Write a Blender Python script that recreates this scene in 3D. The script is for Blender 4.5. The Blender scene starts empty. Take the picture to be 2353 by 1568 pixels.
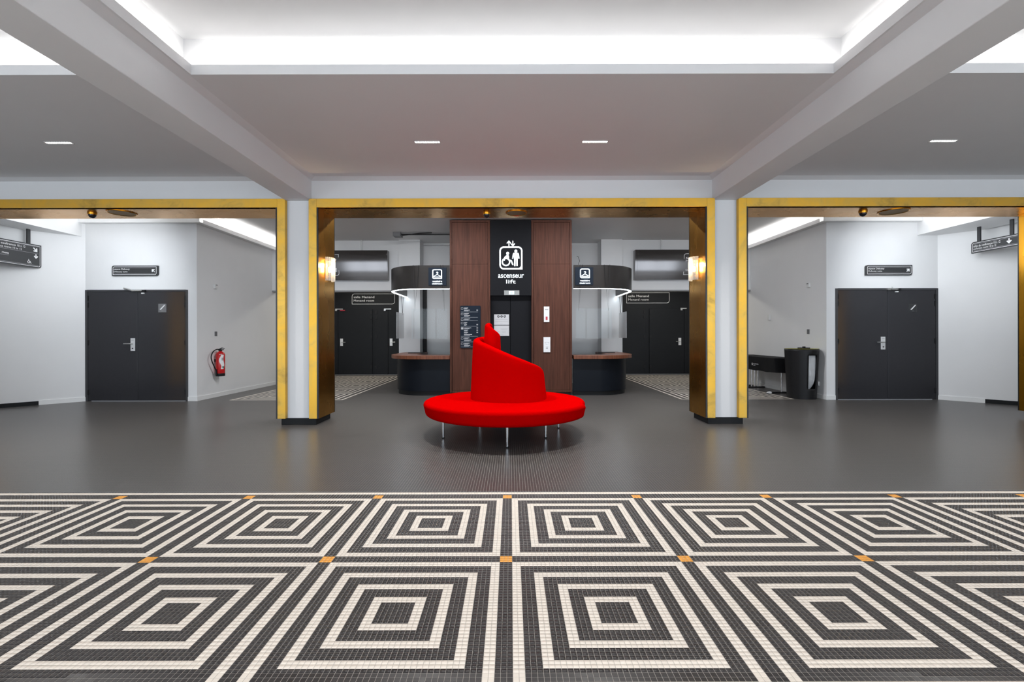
import bpy, math, random
import numpy as np
from mathutils import Vector, Matrix

random.seed(7)
C = bpy.context.scene.collection
sc = bpy.context.scene
PI = math.pi

# ------------------------------------------------------------------ camera
F_PX, H_CAM = 1066.0, 1.30           # focal length in pixels of the 2353 px wide frame, eye height
VX, VY, ROLL = 1173.5, 771.0, 0.0021
cam_d = bpy.data.cameras.new('camera')
cam = bpy.data.objects.new('camera', cam_d)
C.objects.link(cam)
cam_d.sensor_fit = 'HORIZONTAL'
cam_d.sensor_width = 36.0
cam_d.lens = F_PX / 2353 * 36.0
cam_d.shift_x = (1176.5 - VX) / 2353
cam_d.shift_y = -(784 - VY) / 2353
cam_d.clip_start = 0.02
cam.location = (0, 0, H_CAM)
cam.rotation_euler = (PI / 2, ROLL, 0)
sc.camera = cam

# ------------------------------------------------------------------ world, exposure, lamps of the room, added fills
sc.view_settings.view_transform = 'Standard'
sc.view_settings.look = 'None'
sc.view_settings.gamma = 1.0
sc.view_settings.use_curve_mapping = False
sc.view_settings.exposure = 0.2
world = bpy.data.worlds.new('world')
sc.world = world
world.use_nodes = True
world.node_tree.nodes['Background'].inputs[0].default_value = (0.80, 0.88, 1.0, 1)
world.node_tree.nodes['Background'].inputs[1].default_value = 0.6
sc.cycles.max_bounces = 6
sc.cycles.adaptive_threshold = 0.03
sc.cycles.diffuse_bounces = 4
sc.cycles.glossy_bounces = 3
sc.cycles.transparent_max_bounces = 8
sc.cycles.sample_clamp_indirect = 8.0
sc.cycles.caustics_reflective = False
sc.cycles.caustics_refractive = False

def area(name, loc, direction, sx, sy, power, color=(1, 1, 1), spread=PI, xdir=(1, 0, 0)):
    d = bpy.data.lights.new(name, 'AREA')
    d.shape = 'RECTANGLE'; d.size = sx; d.size_y = sy; d.energy = power; d.color = color; d.spread = spread
    o = bpy.data.objects.new(name, d); C.objects.link(o)
    o.location = loc
    z = -Vector(direction).normalized(); x = Vector(xdir); x = (x - z * x.dot(z)).normalized(); y = z.cross(x)
    o.rotation_euler = Matrix((x, y, z)).transposed().to_euler()
    return o

AX = 0.02                              # the hall is symmetric about this x
def sx(s, r): return AX + s * r

SOFFIT, LIP, UPPER = 3.60, 3.688, 4.06
REAR_CEIL = 3.80
BAYS = {'center': (-2.825, 2.825), 'left': (-9.9, -3.42), 'right': (3.42, 9.9)}   # recess openings, relative to the axis
RY0, RY1, TROUGH = 0.9, 4.08, 0.23
K_COVE, K_SIDE, K_DAY = 1.75, 9.0, 0.78
COVE_COL = (1.0, 0.985, 0.965)
for bay, (a, b) in BAYS.items():
    xa, xb = AX + a, AX + b
    o = 0.035
    L, W = xb - xa + .36, RY1 - RY0 + .36
    hz, zl = .7, LIP + .03
    area('cove_lamp', ((xa + xb) / 2, RY1 + o, zl), (0, 1, hz), L, 0.05, K_COVE * L, COVE_COL, math.radians(72))
    area('cove_lamp', ((xa + xb) / 2, RY0 - o, zl), (0, -1, hz), L, 0.05, K_COVE * L, COVE_COL, math.radians(72))
    area('cove_lamp', (xa - o, (RY0 + RY1) / 2, zl), (-1, 0, hz), W, 0.05, K_COVE * W, COVE_COL, math.radians(72), xdir=(0, 1, 0))
    area('cove_lamp', (xb + o, (RY0 + RY1) / 2, zl), (1, 0, hz), W, 0.05, K_COVE * W, COVE_COL, math.radians(72), xdir=(0, 1, 0))
# daylight through the glazed street front behind the camera
WIN = [(-8.4, 3.7), (-4.5, 3.5), (0.0, 4.8), (4.5, 3.5), (8.4, 3.7)]
for (wx, ww) in WIN:
    k = 1.0 if abs(wx) > 3 else 0.6
    area('daylight', (AX + wx, -4.75, 1.70), (0, 1, 0), ww, 3.1, 52 * ww * k * K_DAY, (0.79, 0.89, 1.0))
# added floor fill, unseen in the soffit above and behind the camera
for x in (-5.36, -.985, 1.005, 5.14):
    area('near_fill', (x, -.53, SOFFIT - .01), (0, 0, -1), .30, .05, 36, (1, .98, .955), math.radians(130))
# lamps on the cornice of the rear hall, the ceiling lamps behind the bulkhead, and added fills
for s in (-1, 1):
    area('cornice_lamp', (sx(s, 7.3), 9.20, 3.60), (0, -.25, 1), 2.2, 0.05, K_SIDE * 2.2, COVE_COL)
    area('cornice_lamp', (sx(s, 6.22), 10.7, 3.60), (-s * .25, 0, 1), 2.8, 0.05, K_SIDE * 2.8, COVE_COL, xdir=(0, 1, 0))
    area('rear_unseen_lamp', (sx(s, 4.6), 13.9, 3.14), (0, 0, -1), 1.8, 0.5, 32, (1.0, .96, .87))
    area('rear_unseen_lamp', (sx(s, 1.9), 8.3, REAR_CEIL - .01), (0, .15, -1), 2.4, 0.12, 98, (.94, .965, 1.0))  # added fill, hidden above the lintel, lifts the rear hall
    area('side_fill', (sx(s, 7.1), 7.40, 3.38), (s * 1.5, .45, -.5), 2.4, 0.10, 52, (.89, .945, 1.0))  # added fill behind the lintel, brightens the slanting and door walls

# ------------------------------------------------------------------ helpers
def lin(r, g, b):
    f = lambda c: (c / 12.92) if c <= 0.04045 else ((c + 0.055) / 1.055) ** 2.4
    return (f(r / 255), f(g / 255), f(b / 255), 1.0)

def W(px, py, d):
    """point at distance d that the photograph shows at a pixel (used to take measurements)"""
    u, v = px - VX, py - VY
    u, v = u - ROLL * v, v + ROLL * u
    return Vector((u * d / F_PX, d, H_CAM - v * d / F_PX))

def tag(o, label=None, cat=None, group=None, kind=None):
    if label: o['label'] = label
    if cat: o['category'] = cat
    if group: o['group'] = group
    if kind: o['kind'] = kind
    return o

def empty(name, loc, label=None, cat=None, group=None, kind=None):
    o = bpy.data.objects.new(name, None)
    C.objects.link(o); o.location = loc; o.empty_display_size = .1
    return tag(o, label, cat, group, kind)

def world_loc(o):
    p = Vector((0, 0, 0))
    while o is not None:
        p = p + Vector(o.location); o = o.parent
    return p

class MB:
    """collects shapes in world coordinates; build() links them as one mesh object"""
    def __init__(s): s.v = []; s.f = []; s.m = []; s.cur = 0
    def add(s, vs, fs):
        n = len(s.v); s.v += [tuple(p) for p in vs]
        for f in fs: s.f.append(tuple(i + n for i in f)); s.m.append(s.cur)
        return s
    def box(s, x0, x1, y0, y1, z0, z1):
        x0, x1 = min(x0, x1), max(x0, x1)
        y0, y1 = min(y0, y1), max(y0, y1)
        z0, z1 = min(z0, z1), max(z0, z1)
        vs = [(x, y, z) for z in (z0, z1) for y in (y0, y1) for x in (x0, x1)]
        return s.add(vs, [(0, 2, 3, 1), (4, 5, 7, 6), (0, 1, 5, 4), (2, 6, 7, 3), (0, 4, 6, 2), (1, 3, 7, 5)])
    def prism(s, pts, z0, z1):
        """vertical prism over a plan polygon"""
        a = sum(pts[i][0] * pts[(i + 1) % len(pts)][1] - pts[(i + 1) % len(pts)][0] * pts[i][1] for i in range(len(pts)))
        if a < 0: pts = pts[::-1]
        n = len(pts)
        vs = [(p[0], p[1], z0) for p in pts] + [(p[0], p[1], z1) for p in pts]
        fs = [tuple(range(n - 1, -1, -1)), tuple(range(n, 2 * n))]
        fs += [(i, (i + 1) % n, n + (i + 1) % n, n + i) for i in range(n)]
        return s.add(vs, fs)
    def strip(s, A, B, closed=False):
        """quads between two polylines"""
        n = len(A); vs = list(A) + list(B)
        r = range(n if closed else n - 1)
        return s.add(vs, [(i, (i + 1) % n, n + (i + 1) % n, n + i) for i in r])
    def lathe(s, prof, c, seg=32, axis='z', cap=True):
        vs = []; n = len(prof)
        for k in range(seg):
            t = 2 * PI * k / seg
            for (r, h) in prof:
                p = (r * math.cos(t), r * math.sin(t), h)
                if axis == 'y': p = (p[0], -p[2], p[1])
                if axis == 'x': p = (p[2], p[0], p[1])
                vs.append((c[0] + p[0], c[1] + p[1], c[2] + p[2]))
        fs = []
        for k in range(seg):
            k2 = (k + 1) % seg
            for i in range(n - 1):
                fs.append((k * n + i, k2 * n + i, k2 * n + i + 1, k * n + i + 1))
        if cap:
            if prof[0][0] > 1e-6: fs.append(tuple(k * n for k in range(seg - 1, -1, -1)))
            if prof[-1][0] > 1e-6: fs.append(tuple(k * n + n - 1 for k in range(seg)))
        return s.add(vs, fs)
    def tube(s, pts, r, seg=10):
        pts = [Vector(p) for p in pts]; vs = []
        rs = r if isinstance(r, (list, tuple)) else [r] * len(pts)
        up = None
        for i, p in enumerate(pts):
            t = (pts[min(i + 1, len(pts) - 1)] - pts[max(i - 1, 0)]).normalized()
            if up is None:
                up = Vector((0, 0, 1)) if abs(t.z) < .9 else Vector((1, 0, 0))
            a = t.cross(up).normalized(); b = a.cross(t).normalized(); up = b
            for k in range(seg):
                an = 2 * PI * k / seg
                vs.append(p + (a * math.cos(an) + b * math.sin(an)) * rs[i])
        fs = []
        for i in range(len(pts) - 1):
            for k in range(seg):
                k2 = (k + 1) % seg
                fs.append((i * seg + k, i * seg + k2, (i + 1) * seg + k2, (i + 1) * seg + k))
        fs.append(tuple(range(seg - 1, -1, -1)))
        n = (len(pts) - 1) * seg
        fs.append(tuple(n + k for k in range(seg)))
        return s.add(vs, fs)
    def build(s, name, mat, parent=None, smooth=False, bevel=0, label=None, cat=None, group=None, kind=None, recalc=True):
        vs = np.array(s.v, float)
        if parent is not None:
            o0 = np.array(world_loc(parent)); loc = (0, 0, 0)
        else:
            lo, hi = vs.min(0), vs.max(0)
            o0 = np.array([(lo[0] + hi[0]) / 2, (lo[1] + hi[1]) / 2, lo[2]]); loc = tuple(o0)
        me = bpy.data.meshes.new(name)
        me.from_pydata([tuple(p) for p in (vs - o0)], [], s.f)
        mats = mat if isinstance(mat, (list, tuple)) else [mat]
        for m in mats: me.materials.append(m)
        if len(mats) > 1: me.polygons.foreach_set('material_index', s.m)
        if recalc:
            import bmesh
            bm = bmesh.new(); bm.from_mesh(me)
            bmesh.ops.remove_doubles(bm, verts=bm.verts, dist=1e-6)
            bmesh.ops.recalc_face_normals(bm, faces=bm.faces); bm.to_mesh(me); bm.free()
        if smooth:
            me.polygons.foreach_set('use_smooth', [True] * len(me.polygons))
            me.set_sharp_from_angle(angle=math.radians(40))
        me.update()
        o = bpy.data.objects.new(name, me); C.objects.link(o); o.location = loc
        if parent is not None: o.parent = parent
        if bevel:
            b = o.modifiers.new('bevel', 'BEVEL'); b.width = bevel; b.segments = 2; b.limit_method = 'ANGLE'
        return tag(o, label, cat, group, kind)

def bx(name, mat, parent, x0, x1, y0, y1, z0, z1, bevel=0, **k):
    return MB().box(x0, x1, y0, y1, z0, z1).build(name, mat, parent, bevel=bevel, **k)

# --- flat work on a plane: u to the right, v up, h towards the viewer
class Plane:
    def __init__(s, O, R=(1, 0, 0)):
        s.O = Vector(O); s.R = Vector(R); s.N = s.R.cross(Vector((0, 0, 1)))
    def p(s, u, v, h): return s.O + s.R * u + Vector((0, 0, v)) + s.N * h
    def poly(s, mb, pts, h0, h1):
        n = len(pts)
        a = sum(pts[i][0] * pts[(i + 1) % n][1] - pts[(i + 1) % n][0] * pts[i][1] for i in range(n))
        if a < 0: pts = pts[::-1]
        vs = [s.p(u, v, h0) for u, v in pts] + [s.p(u, v, h1) for u, v in pts]
        fs = [tuple(range(n - 1, -1, -1)), tuple(range(n, 2 * n))] + [(i, (i + 1) % n, n + (i + 1) % n, n + i) for i in range(n)]
        mb.add(vs, fs)
    def ring(s, mb, A, B, h0, h1):
        n = len(A)
        a0 = [s.p(u, v, h0) for u, v in A]; a1 = [s.p(u, v, h1) for u, v in A]
        b0 = [s.p(u, v, h0) for u, v in B]; b1 = [s.p(u, v, h1) for u, v in B]
        mb.strip(a1, b1, True); mb.strip(a0, a1, True); mb.strip(b1, b0, True)
    def rect(s, mb, u0, u1, v0, v1, h0, h1): s.poly(mb, [(u0, v0), (u1, v0), (u1, v1), (u0, v1)], h0, h1)
    def stroke(s, mb, pts, w, h0, h1):
        for (a, b) in zip(pts[:-1], pts[1:]):
            d = Vector((b[0] - a[0], b[1] - a[1])); L = d.length
            if L < 1e-9: continue
            d /= L; n = Vector((-d.y, d.x)) * (w / 2); e = d * (w * .3)
            s.poly(mb, [(a[0] - e.x - n.x * .5, a[1] - e.y - n.y * .5), (a[0] - n.x, a[1] - n.y), (b[0] - n.x, b[1] - n.y),
                        (b[0] + e.x - n.x * .5, b[1] + e.y - n.y * .5), (b[0] + e.x + n.x * .5, b[1] + e.y + n.y * .5),
                        (b[0] + n.x, b[1] + n.y), (a[0] + n.x, a[1] + n.y), (a[0] - e.x + n.x * .5, a[1] - e.y + n.y * .5)], h0, h1)
    def disc(s, mb, u, v, r, h0, h1, n=20): s.poly(mb, [(u + r * math.cos(2 * PI * k / n), v + r * math.sin(2 * PI * k / n)) for k in range(n)], h0, h1)
    def circ(s, mb, u, v, r, w, h0, h1, n=28):
        c = lambda q: [(u + q * math.cos(2 * PI * k / n), v + q * math.sin(2 * PI * k / n)) for k in range(n)]
        s.ring(mb, c(r), c(r - w), h0, h1)
    def text(s, name, body, u0, v0, u1, v1, mat, parent, h0=0.002, h1=0.004, bold=0.0, label=None):
        """lettering fitted into the box u0..u1 x v0..v1 (box of the ink)"""
        cu = bpy.data.curves.new(name, 'FONT'); cu.body = body; cu.size = 1; cu.offset = bold; cu.resolution_u = 3
        t = bpy.data.objects.new(name, cu); C.objects.link(t)
        me = bpy.data.meshes.new_from_object(t.evaluated_get(bpy.context.evaluated_depsgraph_get()))
        bpy.data.objects.remove(t); bpy.data.curves.remove(cu)
        n = len(me.vertices); co = np.zeros(n * 3); me.vertices.foreach_get('co', co); co = co.reshape(-1, 3)
        fs = [tuple(p.vertices) for p in me.polygons]; bpy.data.meshes.remove(me)
        lo, hi = co.min(0), co.max(0)
        U = u0 + (co[:, 0] - lo[0]) / (hi[0] - lo[0]) * (u1 - u0)
        V = v0 + (co[:, 1] - lo[1]) / (hi[1] - lo[1]) * (v1 - v0)
        mb = MB(); mb.add([s.p(a, b, h1) for a, b in zip(U, V)], fs)
        return mb.build(name, mat, parent, label=label, recalc=False, kind='stuff')

def rrect(u0, u1, v0, v1, r, corners=(1, 1, 1, 1), n=6, q=None):
    """rounded rectangle outline; corners: bottom-left, bottom-right, top-right, top-left (0 = sharp)"""
    out = []
    cs = [((u0, v0), (1, 1), PI), ((u1, v0), (-1, 1), 1.5 * PI), ((u1, v1), (-1, -1), 0), ((u0, v1), (1, -1), .5 * PI)]
    for k, ((cu, cv), (su, sv), a0) in enumerate(cs):
        rr = r if corners[k] else r * .02
        for i in range(n + 1):
            a = a0 + .5 * PI * i / n
            out.append((cu + su * rr + rr * math.cos(a), cv + sv * rr + rr * math.sin(a)))
    return out

ARROW = [(-.5, .10), (.06, .10), (-.16, .32), (.0, .48), (.5, 0), (.0, -.48), (-.16, -.32), (.06, -.10), (-.5, -.10)]
def arrow(pl, mb, u, v, size, ang, h0, h1):
    c, s_ = math.cos(ang), math.sin(ang)
    pl.poly(mb, [(u + size * (c * a - s_ * b), v + size * (s_ * a + c * b)) for a, b in ARROW], h0, h1)

# ------------------------------------------------------------------ materials
def new_mat(name):
    m = bpy.data.materials.new(name); m.use_nodes = True
    return m, m.node_tree, m.node_tree.nodes['Principled BSDF']

def pmat(name, col, rough=.5, metal=0.0, noise=0.0, scale=20, bump=0.0, bscale=None, spec=.5, stretch=None, coat=0.0, sheen=0.0, rvar=0.0):
    m, nt, p = new_mat(name)
    p.inputs['Base Color'].default_value = col
    p.inputs['Roughness'].default_value = rough
    p.inputs['Metallic'].default_value = metal
    p.inputs['Specular IOR Level'].default_value = spec
    if coat: p.inputs['Coat Weight'].default_value = coat; p.inputs['Coat Roughness'].default_value = .08
    if sheen: p.inputs['Sheen Weight'].default_value = sheen; p.inputs['Sheen Roughness'].default_value = .4
    tc = nt.nodes.new('ShaderNodeTexCoord'); mp = nt.nodes.new('ShaderNodeMapping')
    nt.links.new(tc.outputs['Object'], mp.inputs[0])
    if stretch: mp.inputs['Scale'].default_value = stretch
    n = nt.nodes.new('ShaderNodeTexNoise'); n.inputs['Scale'].default_value = scale; n.inputs['Detail'].default_value = 4
    nt.links.new(mp.outputs[0], n.inputs['Vector'])
    if noise or True:
        mx = nt.nodes.new('ShaderNodeMix'); mx.data_type = 'RGBA'
        k = max(noise, .02)
        mx.inputs['A'].default_value = [c * (1 - k) for c in col[:3]] + [1]
        mx.inputs['B'].default_value = [min(1, c * (1 + k)) for c in col[:3]] + [1]
        nt.links.new(n.outputs['Fac'], mx.inputs['Factor']); nt.links.new(mx.outputs['Result'], p.inputs['Base Color'])
    if rvar:
        mr = nt.nodes.new('ShaderNodeMapRange'); mr.inputs['To Min'].default_value = max(0.02, rough - rvar); mr.inputs['To Max'].default_value = rough + rvar
        nt.links.new(n.outputs['Fac'], mr.inputs['Value']); nt.links.new(mr.outputs[0], p.inputs['Roughness'])
    if bump:
        n2 = nt.nodes.new('ShaderNodeTexNoise'); n2.inputs['Scale'].default_value = bscale or scale * 4; n2.inputs['Detail'].default_value = 3
        nt.links.new(mp.outputs[0], n2.inputs['Vector'])
        b = nt.nodes.new('ShaderNodeBump'); b.inputs['Strength'].default_value = bump; b.inputs['Distance'].default_value = .01
        nt.links.new(n2.outputs['Fac'], b.inputs['Height']); nt.links.new(b.outputs[0], p.inputs['Normal'])
    return m

def emat(name, col, strength):
    m, nt, p = new_mat(name)
    p.inputs['Base Color'].default_value = col
    p.inputs['Emission Color'].default_value = col
    p.inputs['Emission Strength'].default_value = strength
    return m

def glassmat(name, tint, ior=1.45, rough=.0):
    m = bpy.data.materials.new(name); m.use_nodes = True; nt = m.node_tree
    for n in list(nt.nodes): nt.nodes.remove(n)
    out = nt.nodes.new('ShaderNodeOutputMaterial'); mix = nt.nodes.new('ShaderNodeMixShader')
    tr = nt.nodes.new('ShaderNodeBsdfTransparent'); tr.inputs[0].default_value = tint
    gl = nt.nodes.new('ShaderNodeBsdfGlossy'); gl.inputs['Roughness'].default_value = rough
    fr = nt.nodes.new('ShaderNodeFresnel'); fr.inputs[0].default_value = ior
    nt.links.new(fr.outputs[0], mix.inputs[0]); nt.links.new(tr.outputs[0], mix.inputs[1]); nt.links.new(gl.outputs[0], mix.inputs[2])
    nt.links.new(mix.outputs[0], out.inputs[0])
    return m

def woodmat(name, c1, c2, rough=.45):
    m, nt, p = new_mat(name)
    tc = nt.nodes.new('ShaderNodeTexCoord'); mp = nt.nodes.new('ShaderNodeMapping')
    mp.inputs['Scale'].default_value = (14, 14, .7)
    nt.links.new(tc.outputs['Object'], mp.inputs[0])
    n = nt.nodes.new('ShaderNodeTexNoise'); n.inputs['Scale'].default_value = 2.2; n.inputs['Detail'].default_value = 7; n.inputs['Distortion'].default_value = .6
    nt.links.new(mp.outputs[0], n.inputs['Vector'])
    r = nt.nodes.new('ShaderNodeValToRGB')
    r.color_ramp.elements[0].position = .3; r.color_ramp.elements[0].color = c1
    r.color_ramp.elements[1].position = .7; r.color_ramp.elements[1].color = c2
    nt.links.new(n.outputs['Fac'], r.inputs[0]); nt.links.new(r.outputs[0], p.inputs['Base Color'])
    p.inputs['Roughness'].default_value = rough; p.inputs['Specular IOR Level'].default_value = .2
    b = nt.nodes.new('ShaderNodeBump'); b.inputs['Strength'].default_value = .05
    nt.links.new(n.outputs['Fac'], b.inputs['Height']); nt.links.new(b.outputs[0], p.inputs['Normal'])
    return m

M = {}
M['white'] = pmat('white_paint', (.78, .78, .78, 1), .6, noise=.015, scale=3, bump=.02, bscale=150)
M['ceil'] = pmat('ceiling_paint', (.74, .735, .735, 1), .7, noise=.015, scale=2, bump=.015, bscale=120)
M['basew'] = pmat('white_skirting', (.80, .80, .79, 1), .35)
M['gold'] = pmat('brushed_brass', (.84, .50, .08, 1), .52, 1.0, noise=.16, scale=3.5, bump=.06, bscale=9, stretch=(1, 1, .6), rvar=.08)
nt = M['gold'].node_tree; p_ = nt.nodes['Principled BSDF']
tc_ = nt.nodes.new('ShaderNodeTexCoord'); n_ = nt.nodes.new('ShaderNodeTexNoise'); n_.inputs['Scale'].default_value = 2.6; n_.inputs['Detail'].default_value = 9; n_.inputs['Roughness'].default_value = .62; n_.inputs['Distortion'].default_value = .8
nt.links.new(tc_.outputs['Object'], n_.inputs['Vector']); r_ = nt.nodes.new('ShaderNodeValToRGB'); e_ = r_.color_ramp
e_.elements[0].position = .28; e_.elements[0].color = (.50, .32, .085, 1); e_.elements[1].position = .72; e_.elements[1].color = (.88, .52, .075, 1)
k_ = e_.elements.new(.45); k_.color = (.76, .48, .10, 1); k_ = e_.elements.new(.58); k_.color = (.84, .50, .075, 1)
nt.links.new(n_.outputs['Fac'], r_.inputs[0]); nt.links.new(r_.outputs[0], p_.inputs['Base Color'])
M['gold2'] = pmat('shaded_satin_brass', (.58, .275, .025, 1), .27, 1.0, noise=.06, scale=3, bump=.004, bscale=3, stretch=(1, 1, .3), rvar=.05)  # same brass as the frames; dark reflections are put into the base colour
M['blk'] = pmat('black_lacquer', (.012, .012, .013, 1), .35)
M['plinth'] = pmat('black_skirting', (.011, .012, .013, 1), .5, spec=.2)
M['door'] = pmat('black_door_lacquer', (.032, .032, .036, 1), .16, noise=.05, bump=.04, bscale=60)
M['rdoor'] = pmat('black_matt_door', (.010, .011, .013, 1), .5, noise=.05, spec=.2)
M['frame'] = pmat('dark_grey_frame', (.045, .046, .05, 1), .4)
M['wood'] = woodmat('walnut_veneer', lin(66, 38, 28), lin(88, 53, 40), .6)
M['wood2'] = woodmat('walnut_edge', lin(96, 56, 40), lin(128, 80, 58), .35)
M['canopy'] = pmat('black_metal_band', (.022, .020, .019, 1), .33, .3, spec=.3)
M['counter'] = pmat('black_laminate', (.006, .008, .012, 1), .4, spec=.12)
M['liftblk'] = pmat('lift_panel', (.011, .0115, .0135, 1), .6, noise=.04, spec=.08)
M['red'] = pmat('red_wool_felt', (.43, .0003, .0006, 1), .95, noise=.04, scale=60, bump=.04, bscale=500, spec=.0)
M['chrome'] = pmat('polished_steel', (.72, .73, .75, 1), .18, 1.0)
M['steel'] = pmat('satin_steel', (.58, .58, .57, 1), .35, 1.0)
M['indic'] = pmat('dull_steel', (.30, .31, .30, 1), .5, .6)
M['alu'] = pmat('aluminium_plate', (.74, .74, .74, 1), .42, .35)
M['sign'] = pmat('sign_black', (.030, .031, .033, 1), .4)
M['signside'] = pmat('sign_edge', (.02, .02, .021, 1), .4)
M['navy'] = pmat('navy_sign', (.010, .016, .026, 1), .5, spec=.1)
M['print'] = pmat('white_print', (.82, .82, .82, 1), .5)
M['printg'] = pmat('grey_print', (.30, .32, .35, 1), .5)
M['dprint'] = pmat('dark_print', (.03, .03, .035, 1), .5)
M['lprint'] = pmat('pale_grey_print', (.36, .36, .37, 1), .5)
M['paper'] = pmat('paper_notice', (.52, .52, .53, 1), .5)
M['black'] = pmat('black_plastic', (.010, .010, .011, 1), .45, spec=.25)
M['screen'] = pmat('dark_glossy_metal', (.13, .122, .12, 1), .11, .92, stretch=(1, 1, 30), noise=.05)
M['glass'] = glassmat('plexiglass', (.95, .96, .96, 1), 1.22)
M['glare_plexi'] = pmat('plexiglass_glare', (.95, .96, .97, 1), .25)  # clear sheet; its white grazing reflection is put into the colour
M['glare_plexi'].node_tree.nodes['Principled BSDF'].inputs['Alpha'].default_value = .6
M['rod'] = pmat('crystal_rod', (.95, .93, .88, 1), .08)
M['bag'] = pmat('clear_plastic_bag', (.55, .56, .57, 1), .3, bump=.5, bscale=14, noise=.2, scale=8)
M['yellow'] = pmat('yellow_rim', (.30, .28, .02, 1), .5, spec=.2)
M['cloth'] = pmat('black_table_cloth', (.008, .008, .009, 1), .75, spec=.15, bump=.1, bscale=5)
M['extred'] = pmat('extinguisher_red', (.55, .01, .012, 1), .22)
M['green'] = pmat('label_green', (.02, .16, .12, 1), .4)
M['grey'] = pmat('grey_plastic', (.16, .16, .165, 1), .45)
M['whitep'] = pmat('white_plastic', (.74, .74, .73, 1), .4)
M['redp'] = pmat('red_plastic', (.45, .03, .05, 1), .4)
M['trimg'] = pmat('grey_metal_trim', (.28, .28, .28, 1), .45)
M['grout'] = pmat('tile_grout', (.40, .37, .335, 1), .8)
M['lens'] = pmat('smoked_dome', (.01, .01, .014, 1), .05)
M['lit'] = emat('backlit_letter', (.86, .95, 1.0, 1), 1.15)
M['led'] = emat('led_profile', (.80, .92, 1.0, 1), 9.0)
M['spot'] = emat('downlight_led', (1, .97, .92, 1), 9.0)
M['bulb'] = emat('warm_bulb', (1.0, .72, .36, 1), 40.0)
M['disp'] = emat('indicator_screen', (.62, .86, .95, 1), .75)
for k_ in ('lit', 'spot', 'bulb', 'disp'): M[k_].cycles.emission_sampling = 'NONE'   # small glowing faces; their light comes from the lamps beside them
# crystal rods let the bulb through
nt = M['rod'].node_tree; p_ = nt.nodes['Principled BSDF']
p_.inputs['Alpha'].default_value = .42

# --- tiles
def tilemat(name, col, rough=.34, var=.10):
    m, nt, p = new_mat(name)
    g = nt.nodes.new('ShaderNodeNewGeometry'); oi = nt.nodes.new('ShaderNodeObjectInfo')
    add = nt.nodes.new('ShaderNodeMath'); add.operation = 'ADD'
    nt.links.new(g.outputs['Random Per Island'], add.inputs[0]); nt.links.new(oi.outputs['Random'], add.inputs[1])
    fr = nt.nodes.new('ShaderNodeMath'); fr.operation = 'FRACT'; nt.links.new(add.outputs[0], fr.inputs[0])
    mx = nt.nodes.new('ShaderNodeMix'); mx.data_type = 'RGBA'
    mx.inputs['A'].default_value = [c * (1 - var) for c in col[:3]] + [1]; mx.inputs['B'].default_value = [min(1, c * (1 + var)) for c in col[:3]] + [1]
    nt.links.new(fr.outputs[0], mx.inputs['Factor']); nt.links.new(mx.outputs['Result'], p.inputs['Base Color'])
    p.inputs['Specular IOR Level'].default_value = .3
    mr = nt.nodes.new('ShaderNodeMapRange'); mr.inputs['To Min'].default_value = rough - .05; mr.inputs['To Max'].default_value = rough + .07
    nt.links.new(fr.outputs[0], mr.inputs['Value']); nt.links.new(mr.outputs[0], p.inputs['Roughness'])
    return m
T_DARK, T_CREAM, T_ORANGE, T_GROUT = (.034, .031, .031), (.76, .685, .60), (.80, .34, .045), (.36, .335, .305)
M['tdark'] = tilemat('charcoal_tile', T_DARK)
M['tcream'] = tilemat('cream_tile', T_CREAM, .4, .035)
M['torange'] = tilemat('orange_tile', T_ORANGE, .4, .05)

P = 0.02364                         # tile pitch
X0, Y0 = -0.065, 2.732              # corner of the band crossing
GAP = 0.0015

class E:
    """tiny expression builder for Math nodes"""
    nt = None
    def __init__(s, v): s.v = v
    @staticmethod
    def op(o, *a):
        n = E.nt.nodes.new('ShaderNodeMath'); n.operation = o
        for i, q in enumerate(a):
            q = q.v if isinstance(q, E) else q
            if isinstance(q, (int, float)): n.inputs[i].default_value = q
            else: E.nt.links.new(q, n.inputs[i])
        return E(n.outputs[0])
    def __add__(s, o): return E.op('ADD', s, o)
    def __sub__(s, o): return E.op('SUBTRACT', s, o)
    def __rsub__(s, o): return E.op('SUBTRACT', o, s)
    def __mul__(s, o): return E.op('MULTIPLY', s, o)
    def __truediv__(s, o): return E.op('DIVIDE', s, o)
    def __lt__(s, o): return E.op('LESS_THAN', s, o)
    def __gt__(s, o): return E.op('GREATER_THAN', s, o)
    def fl(s): return E.op('FLOOR', s)
    def mod(s, k): return E.op('FLOORED_MODULO', s, k)
def emin(a, b): return E.op('MINIMUM', a, b)
def emax(a, b): return E.op('MAXIMUM', a, b)

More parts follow.
